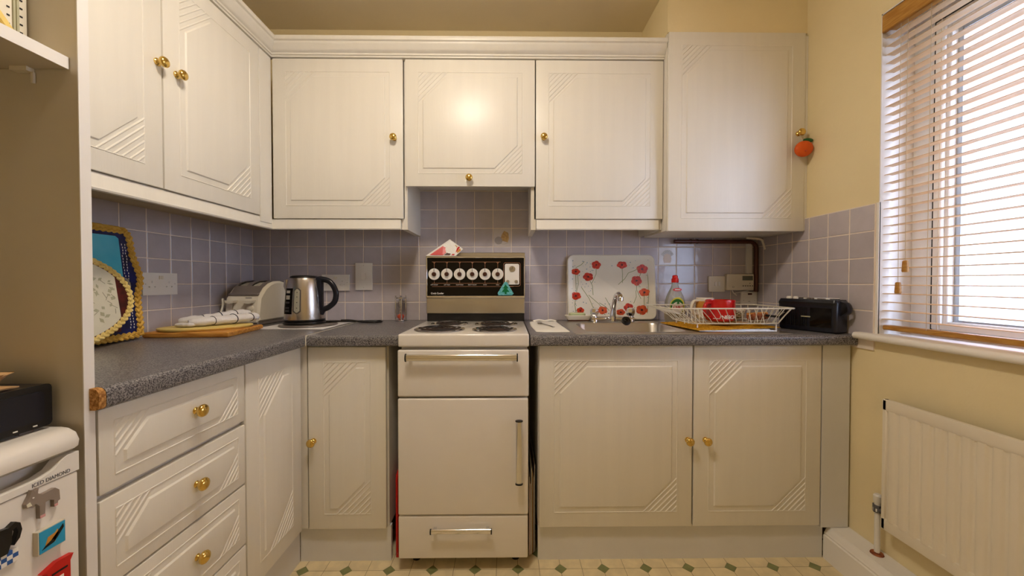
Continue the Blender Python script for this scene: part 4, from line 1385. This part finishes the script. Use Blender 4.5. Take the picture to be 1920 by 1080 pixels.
for x in (.800, 1.135):
    for y in (by0_ + .005, by1_ - .005):
        link('foot', G().cyl((x, y, zt + .0005 if (x > 1.1 and y < 1.59) else ZM + .0052), (x, y, RB), .0035, .0028, 8), 'white', rk)


def mug(name, label, cx, cy, z, r, ht, m, hang, inner='tray'):
    o = thing(name, label, 'mug', (cx, cy, z))
    link('cup', G().lathe([(r * .82, 0), (r * .95, .006), (r, .02), (r, ht), (r - .004, ht + .001), (r - .0045, ht - .004), (r - .006, .012), (0, .010)], (cx, cy, z), n=36), m, o)
    c, s_ = math.cos(hang), math.sin(hang)
    pts = catmull([(cx + c * (r - .003), cy + s_ * (r - .003), z + ht * .86), (cx + c * (r + .022), cy + s_ * (r + .022), z + ht * .84), (cx + c * (r + .033), cy + s_ * (r + .033), z + ht * .55), (cx + c * (r + .022), cy + s_ * (r + .022), z + ht * .26), (cx + c * (r - .003), cy + s_ * (r - .003), z + ht * .20)], 6)
    link('handle', G().tube(pts, (.0065, .0085), 10), m, o)
    return o


MZ = RB + .003
mg = mug('coffee_mug', 'glossy red mug with white lettering in the dish rack', .944, 1.650, MZ, .060, .093, 'red', PI + .35)
# lettering that follows the mug wall
cu = bpy.data.curves.new('text', 'FONT')
cu.body = 'NESCAFÉ'
cu.size = .021
cu.align_x = 'CENTER'
cu.extrude = .0004
cu.offset = .0006
to = bpy.data.objects.new('text', cu)
COL.objects.link(to)
me = bpy.data.meshes.new_from_object(to.evaluated_get(bpy.context.evaluated_depsgraph_get()))
bpy.data.objects.remove(to)
me.materials.clear()
for vv in me.vertices:
    a = vv.co.x / .0605 + .30
    zz = vv.co.y
    q = .0604 + vv.co.z
    vv.co = Vector((.944 + q * math.sin(a), 1.650 - q * math.cos(a), MZ + .014 + zz))
link('lettering', me, 'print_white', mg)
g = G()
for a0, a1 in ((-.95, -.45),):
    pts = [(.944 + .0605 * math.sin(a0 + (a1 - a0) * i / 8), 1.650 - .0605 * math.cos(a0 + (a1 - a0) * i / 8), MZ + .014 + (.014 if i == 8 else 0)) for i in range(9)]
    g.tube(pts, .0014, 5)
link('underline', g, 'print_white', mg)
mug('coffee_mug', 'white mug with ochre band behind the red mug', .925, 1.742, MZ, .038, .098, 'tray', PI + .2)
link('band', G().lathe([(.0383, .050), (.0387, .052), (.0387, .082), (.0383, .084)], (.925, 1.742, MZ), n=32), 'ochre', bpy.data.objects['coffee_mug.001'])
t = thing('scrubbing_brush', 'brown bristled brush lying in the dish rack', 'brush', (1.09, 1.64, MZ))
link('bristles', G().tube(catmull([(1.048, 1.605, MZ + .022), (1.080, 1.612, MZ + .023), (1.115, 1.625, MZ + .022), (1.135, 1.635, MZ + .024)], 5), [(.016, .018)] * 16, 10), 'terracotta', t)
link('brush_back', G().tube([(1.045, 1.606, MZ + .034), (1.14, 1.637, MZ + .036)], (.005, .012), 10), 'wood', t)
t = thing('woven_scourer', 'crumpled beige net scourer in the rack behind the brush', 'scourer', (1.055, 1.70, MZ))
g = G()
for k in range(14):
    a0 = k * .9
    g.tube(catmull([(1.055 + .034 * math.cos(a0 + i * .9) * (1 - .08 * i), 1.705 + .026 * math.sin(a0 + i * .9), MZ + .010 + .035 * abs(math.sin(k * 1.3 + i * .5))) for i in range(5)], 4), .0022, 5)
link('net', g, 'leafprint', t)
link('core', G().ell((1.055, 1.705, MZ + .022), (.028, .020, .018)), 'leaf_b', t)
t = thing('butter_knife', 'dark handled knife at the end of the dish rack', 'knife', (1.15, 1.60, MZ))
link('knife_handle', G().tube([(1.118, 1.600, MZ + .028), (1.168, 1.606, MZ + .022)], (.005, .008), 8), 'dark', t)
link('blade', G().tube([(1.168, 1.606, MZ + .022), (1.205, 1.618, MZ + .042)], (.0012, .007), 8), 'steel', t)

# ------------------------------------------------------------------ radio
t = thing('portable_radio', 'black portable radio with carry handle on worktop by the window', 'radio', (1.205, 1.655, WT), math.atan2(-.21, .08))
RL, RD, RH = .226, .084, .134


def radio_ring(z, ins):
    return [(a, b, z) for a, b in shrink(rrect(0, RL, 0, RD, .014, 4), ins)]


link_m = WM[t.name]
link('case', G().rings([radio_ring(.001, .008), radio_ring(.006, .003), radio_ring(RH * .5, .001), radio_ring(RH - .022, 0), radio_ring(RH - .010, .001), radio_ring(RH, .006)]), 'navyblack', t, link_m)
link('top_band', G().rings([radio_ring(RH - .0225, -.001), radio_ring(RH - .012, -.0012)]), 'black', t, link_m)
# the front is the long side that looks into the room
FRZ = link_m @ T(RL / 2, 0, 0)
g = G()
for i in range(14):
    x = .018 + i * .0075
    g.box(x, x + .004, -.0016, .001, .022, .100)
link('speaker_grille', g, 'black', t, link_m)
link('tuning_panel', G().box(.132, .208, -.0014, .001, .022, .100, .0005), 'blackgloss', t, link_m)
link('name_badge', G().box(.098, .134, -.0020, .001, .0595, .0645, .0006), 'leaf_a', t, link_m)
for x in (.030, .058):
    link('knob', G().lathe([(.010, RH - .001), (.010, RH + .006), (.007, RH + .010), (0, RH + .010)], (x, .030, 0), n=16), 'white', t, link_m)
for i in range(7):
    link('button', G().box(.082 + i * .014, .092 + i * .014, .040, .052, RH - .001, RH + .004, .001), 'grey_lid' if i % 3 else 'white', t, link_m)
hd = catmull([(RL - .006, RD * .5, RH - .006), (RL + .016, RD * .5, RH - .016), (RL + .022, RD * .5, RH - .044), (RL + .006, RD * .5, RH - .060), (RL - .004, RD * .5, RH - .062)], 6)
link('carry_handle', G().tube(hd, (.004, .016), 10, up=(1, 0, 0)), 'navyblack', t, link_m)
link('aerial', G().tube([(.02, RD - .012, RH + .003), (.20, RD - .012, RH + .003)], .003, 8), 'chrome', t, link_m)

# ------------------------------------------------------------------ orange ornament on the knob
t = thing('orange_ornament', 'felt orange with green leaf hanging from a cupboard knob', 'ornament', (1.326, 1.672, 1.68))
link('fruit', G().ell((1.326, 1.668, 1.712), (.042, .018, .035), 24, 14), 'fruit', t, T(1.326, 1.668, 1.712) @ Matrix.Rotation(-.35, 4, 'Y') @ T(-1.326, -1.668, -1.712))
link('leaf', G().ell((1.345, 1.668, 1.750), (.024, .006, .010), 16, 10), 'leafgreen', t)
link('blossom_end', G().ell((1.322, 1.652, 1.698), (.006, .004, .004), 10, 8), 'poppy2', t)
link('hanging_loop', G().tube(catmull([(1.328, 1.668, 1.744), (1.318, 1.674, 1.765), (1.322, 1.692, 1.797), (1.327, 1.692, 1.797), (1.332, 1.674, 1.765), (1.328, 1.668, 1.744)], 5), .0012, 6), 'cord', t)

# ------------------------------------------------------------------ radiator
t = thing('radiator', 'cream ribbed panel radiator under the window', 'radiator', (1.33, .80, .25))
RY0, RY1, RXF = .32, 1.287, 1.308
sec = []
y = RY1
pts2 = [(RXF + .006, RY1), (RXF + .006, RY1 - .018)]
k = RY1 - .018
while k - .0345 > RY0 + .018:
    pts2 += [(RXF + .0055, k - .0025), (RXF + .0025, k - .0055), (RXF + .0006, k - .0085), (RXF, k - .012), (RXF, k - .0205), (RXF + .0006, k - .0240), (RXF + .0025, k - .0270), (RXF + .0055, k - .0300), (RXF + .006, k - .0320)]
    k -= .0345
pts2 += [(RXF + .006, RY0)]
g = G()
for za, zb in ((.290, .672),):
    bridge_a = [(a, b, za) for a, b in pts2]
    bridge_b = [(a, b, zb) for a, b in pts2]
    va = [g.bm.verts.new(p) for p in bridge_a]
    vb = [g.bm.verts.new(p) for p in bridge_b]
    for i in range(len(va) - 1):
        g.bm.faces.new((va[i], va[i + 1], vb[i + 1], vb[i]))
g.box(RXF + .012, RXF + .020, RY0, RY1, .252, .706)
g.box(RXF + .002, RXF + .020, RY0, RY1, .668, .708, .004, 2).box(RXF + .002, RXF + .020, RY0, RY1, .252, .294, .004, 2)
g.box(RXF + .002, RXF + .020, RY1 - .016, RY1, .252, .708, .003).box(RXF + .002, RXF + .020, RY0, RY0 + .016, .252, .708, .003)
link('panel', g, 'rad', t)
for y in (.5, 1.10):
    link('wall_bracket', G().box(RXF + .020, XR - .0005, y, y + .03, .30, .66), 'rad', t)
vx, vy = 1.336, 1.322
va_ = link('valve', G().lathe([(.010, .285), (.013, .290), (.013, .300), (.0095, .305), (.0095, .318), (.012, .322), (.013, .345), (.009, .350), (0, .350)], (vx, vy, 0), n=14), 'white', t)
link('valve_nut', G().cyl((vx, vy, .286), (vx, vy, .312), .0145, n=6), 'print_grey', va_)
link('valve_tail', G().cyl((vx, vy, .298), (vx, RY1 - .004, .298), .008, n=10), 'print_grey', va_)
link('pipe', G().tube([(vx, vy, .287), (vx, vy, .150), (vx, vy, .1325)], .0085, 10), 'white', t)
link('floor_collar', G().lathe([(.020, .1325), (.018, .137), (.008, .140)], (vx, vy, 0), n=16), 'terracotta', t)

# ------------------------------------------------------------------ narrow gaps beside the cooker
t = thing('red_tray', 'red plastic tray slotted upright beside the cooker', 'tray', (-.447, 1.72, 0))
link('tray_board', G().box(-.452, -.440, 1.50, 1.90, .001, .340, .004, 2), 'redplastic', t)
link('tray_rim', G().tube([(-.446, a, b) for a, b in rrect(1.498, 1.902, .006, .345, .03, 5)], .005, 8, True), 'redplastic', t)
cols = [('mags', .30), ('redplastic', .27), ('paper', .33), ('bag', .31), ('maroon', .29), ('mags', .34)]
for i, (m, ht) in enumerate(cols):
    x = .0865 + i * .0045
    o = thing('magazine', ['tattered magazine', 'red-spined magazine', 'white newspaper', 'brown paper folder', 'maroon magazine', 'tall faded magazine'][i] + ' standing in the gap right of the cooker', 'magazine', (x, 1.65, 0), group='papers beside the cooker')
    link('cover', G().box(x, x + .0006, 1.500 + .004 * i, 1.78, .002, ht + .03), m, o)
    link('pages', G().box(x + .0007, x + .0033, 1.503 + .004 * i, 1.775, .004, ht + .025), 'paper' if i != 3 else 'bag', o)

# ------------------------------------------------------------------ fridge corner
FXF = -.800
t = thing('fridge', 'white under-counter fridge with curved handle scoop and magnets', 'fridge', (-1.09, .43, 0))
link('body', G().box(XL + .02, FXF - .045, .150, .700, .02, .800), 'enamel', t)
lidp = [(FXF - .03, .804), (FXF - .006, .804), (FXF + .002, .810), (FXF + .004, .822), (FXF - .002, .836), (FXF - .016, .844), (FXF - .03, .846), (XL + .02, .846), (XL + .02, .800), (FXF - .04, .800)]
g = G()
yy = [(.148, .010), (.156, 0), (.694, 0), (.704, .010)]
cx, cz = -1.05, .825
g.rings([[(a + (cx - a) * q * 2, y, z + (cz - z) * q * 14 * .3) for a, z in lidp] for y, q in yy])
link('lid', g, 'enamel', t)
strip = [(.148, .766), (.702, .766), (.702, .801), (.684, .801), (.676, .796), (.664, .784), (.645, .778), (.62, .777), (.23, .777), (.205, .778), (.186, .784), (.174, .796), (.166, .801), (.148, .801)]
d = link('handle_strip', G().prism(strip, FXF - .022, FXF, 'x'), 'white', t)
link('door', G().box(FXF - .042, FXF - .001, .149, .701, .055, .7645, .004, 2), 'enamel', t)
link('kick_plate', G().box(FXF - .06, FXF - .035, .155, .695, .0, .050), 'grey_lid', t)
text('ICED DIAMOND', .0095, 'print_grey', d, T(FXF + .0003, .660, .7715) @ FX, squash=.80)
# magnets
MG = 'magnets on the fridge door'


def magnet(name, label, poly, m, th=.006, parts=()):
    o = thing(name, label, 'magnet', (FXF, poly[0][0], poly[0][1]), group=MG)
    link('shape', G().prism(poly, FXF - .0008, FXF + th, 'x'), m, o)
    for nm, pl_, mm in parts:
        link(nm, G().prism(pl_, FXF + th - .0004, FXF + th + .0008, 'x'), mm, o)
    return o


dk = [(.622, .741), (.620, .748), (.626, .760), (.628, .768), (.632, .7625), (.637, .7665), (.636, .758), (.642, .753), (.652, .7535), (.660, .7545), (.666, .748), (.667, .730), (.664, .729), (.663, .722), (.658, .722), (.658, .734), (.652, .738), (.646, .737), (.645, .7135), (.638, .7135), (.638, .735), (.633, .742), (.628, .738)]
magnet('donkey_magnet', 'grey donkey-shaped magnet on the fridge door', dk, 'donkey', .006,
       [('hoof', [(.638, .7135), (.645, .7135), (.645, .718), (.638, .718)], 'pink'), ('hoof', [(.658, .722), (.663, .722), (.663, .726), (.658, .726)], 'pink'), ('eye', arc(.6295, .754, .0012, 0, 330, 8), 'print_white'),
        ('muzzle', [(.6215, .742), (.6205, .747), (.625, .749), (.6275, .742)], 'leafprint')])
o = magnet('picture_magnet', 'blue rectangular picture magnet with ochre animal', [(.633, .652), (.672, .652), (.672, .692), (.633, .692)], 'panel', .008,
           [('blue_print', [(.6345, .6535), (.671, .6535), (.671, .6905), (.6345, .6905)], 'skyblue')])
for nm, pl_, m in (('dark_print', [(.637, .6585), (.643, .664), (.650, .668), (.660, .678), (.668, .686), (.669, .680), (.660, .668), (.654, .662), (.644, .660)], 'black'), ('animal_print', [(.642, .664), (.646, .676), (.656, .678), (.660, .682), (.661, .674), (.657, .668), (.656, .662), (.654, .668), (.648, .667), (.646, .662)], 'ochre')):
    link(nm, G().prism(pl_, FXF + .0085, FXF + .0092, 'x'), m, o)
magnet('postbox_magnet', 'red pillar box magnet at the bottom of the fridge door', [(.638, .616), (.660, .624), (.684, .622), (.679, .612), (.679, .540), (.645, .540), (.645, .612)], 'redplastic', .008,
       [('slot', [(.651, .604), (.674, .604), (.674, .607), (.651, .607)], 'black'), ('plate', [(.656, .580), (.668, .580), (.668, .596), (.656, .596)], 'print_white')])
o = magnet('teapot_magnet', 'black teapot magnet on a blue and white checked cloth', [(.560, .712), (.585, .726), (.598, .724), (.606, .729), (.612, .724), (.614, .712), (.611, .700), (.604, .692), (.606, .699), (.609, .711), (.607, .720), (.602, .717), (.601, .700), (.596, .684), (.560, .684)], 'black', .007)
for i in range(3):
    for j in range(5):
        y, z = .576 + j * .007, .664 + i * .007
        link('check', G().box(FXF - .0005, FXF + .004, y, y + .0069, z, z + .0069), 'bluepaint' if (i + j) % 2 else 'print_white', o)
# black appliance on the fridge, bag on top
t = thing('countertop_appliance', 'low black appliance with dark glass front on the fridge', 'appliance', (-1.03, .45, .847))
AX = -.846
g = G().box(-1.25, AX - .004, .18, .700, .851, .928, .004, 2)
link('casing', g, 'black', t)
link('front_frame', G().prism(rrect(.181, .701, .852, .929, .008, 3), AX - .004, AX, 'x'), 'black', t)
link('front_glass', G().prism(rrect(.200, .688, .864, .918, .008, 3), AX, AX + .0015, 'x'), 'navyblack', t)
for y in (.22, .66):
    link('foot', G().box(AX - .03, AX - .008, y, y + .02, .8462, .852), 'grey_lid', t)
    link('foot', G().box(-1.23, -1.21, y, y + .02, .8462, .852), 'grey_lid', t)
for y in (.645, .672):
    link('indicator', G().box(AX, AX + .001, y, y + .006, .8565, .8585), 'print_white', t)
t = thing('paper_bag', 'crumpled brown paper bag lying on the black appliance', 'bag', (-.92, .60, .929))
g = G()
rr_ = []
N = 20
for i, (y, a, b, zc) in enumerate([(.50, .07, .012, .945), (.56, .075, .016, .947), (.61, .07, .016, .947), (.645, .055, .014, .946), (.668, .035, .008, .945), (.685, .028, .0035, .950)]):
    rr_.append([(-.925 + a * math.cos(2 * PI * j / N) * (1 + .06 * math.sin(j * 2.3 + i)), y + .008 * math.sin(j * 1.7 + i), zc + b * math.sin(2 * PI * j / N) * (1 + .12 * math.sin(j * 3.1 + i * 2))) for j in range(N)])
link('bag_body', g.rings(rr_), 'bag', t)
link('bag_flap', G().box(-.99, -.868, .56, .672, .9285, .9305).box(-.985, -.862, .55, .662, .9315, .9328), 'bag', t)

# shelf in the alcove
t = thing('alcove_shelf', 'white shelf fixed to the end panel above the fridge', 'shelf', (-1.09, .45, 1.512))
link('board', G().box(XL + .001, -.822, .12, .7145, 1.513, 1.534), 'panel', t)
link('front_edge', G().box(-.822, -.820, .12, .7145, 1.5125, 1.5345), 'edge', t)
link('bracket', G().box(-.915, -.884, .703, .715, 1.505, 1.5128).box(-.886, -.882, .711, .715, 1.486, 1.506), 'ivory', t)
t = thing('measuring_board', 'cream board with dark graduation ticks standing on the shelf', 'measure', (-.90, .70, 1.535))
link('board', G().box(-.905, -.892, .655, .7135, 1.535, 1.80, .002), 'ivory', t)
link('centre_rail', G().box(-.892, -.889, .691, .699, 1.536, 1.79).box(-.889, -.887, .694, .696, 1.54, 1.79), 'leaf_a', t)
for i in range(16):
    z = 1.556 + i * .0146
    link('tick', G().box(-.892, -.8912, .7015, .7055, z, z + .0026), 'dark', t)
    link('tick', G().box(-.892, -.8912, .6835, .6875, z + .006, z + .0086), 'dark', t)
t = thing('wooden_frame', 'pale yellow wooden frame leaning on the shelf', 'frame', (-.87, .62, 1.535))
fm = axes((-.868, .684, 1.535), Vector((.0, -.62, .79)).normalized(), Vector((.0, -.79, -.62)).normalized(), Vector((1, 0, 0)))
link('frame_bar', G().box(0, .30, 0, .012, 0, .010, .002), 'yellow_board', t, fm)
link('frame_bar', G().box(.0, .012, .012, .10, 0, .010, .002), 'yellow_board', t, axes((-.868, .684, 1.5375), (0, 0, 1), (0, -1, 0), (1, 0, 0)))
link('frame_panel', G().prism([(.684, 1.5375), (.50, 1.772), (.50, 1.5375)], -.866, -.863, 'x'), 'leafprint', t)

# ------------------------------------------------------------------ ceiling lamps
def lamp(x, y, r, label, m):
    t = thing('ceiling_light_offscreen', label, 'light', (x, y, H))
    link('housing', G().lathe([(r + .008, 0), (r + .010, -.014), (r + .002, -.020), (r - .004, -.018)], (x, y, H), n=40), 'white', t)
    link('diffuser_offscreen', G().lathe([(r - .004, -.018), (r - .002, -.045), (r * .86, -.070), (r * .5, -.088), (0, -.094)], (x, y, H), n=40), m, t)


lamp(-.25, .73, .14, 'round opal ceiling light above the middle of the kitchen', 'lampwhite')
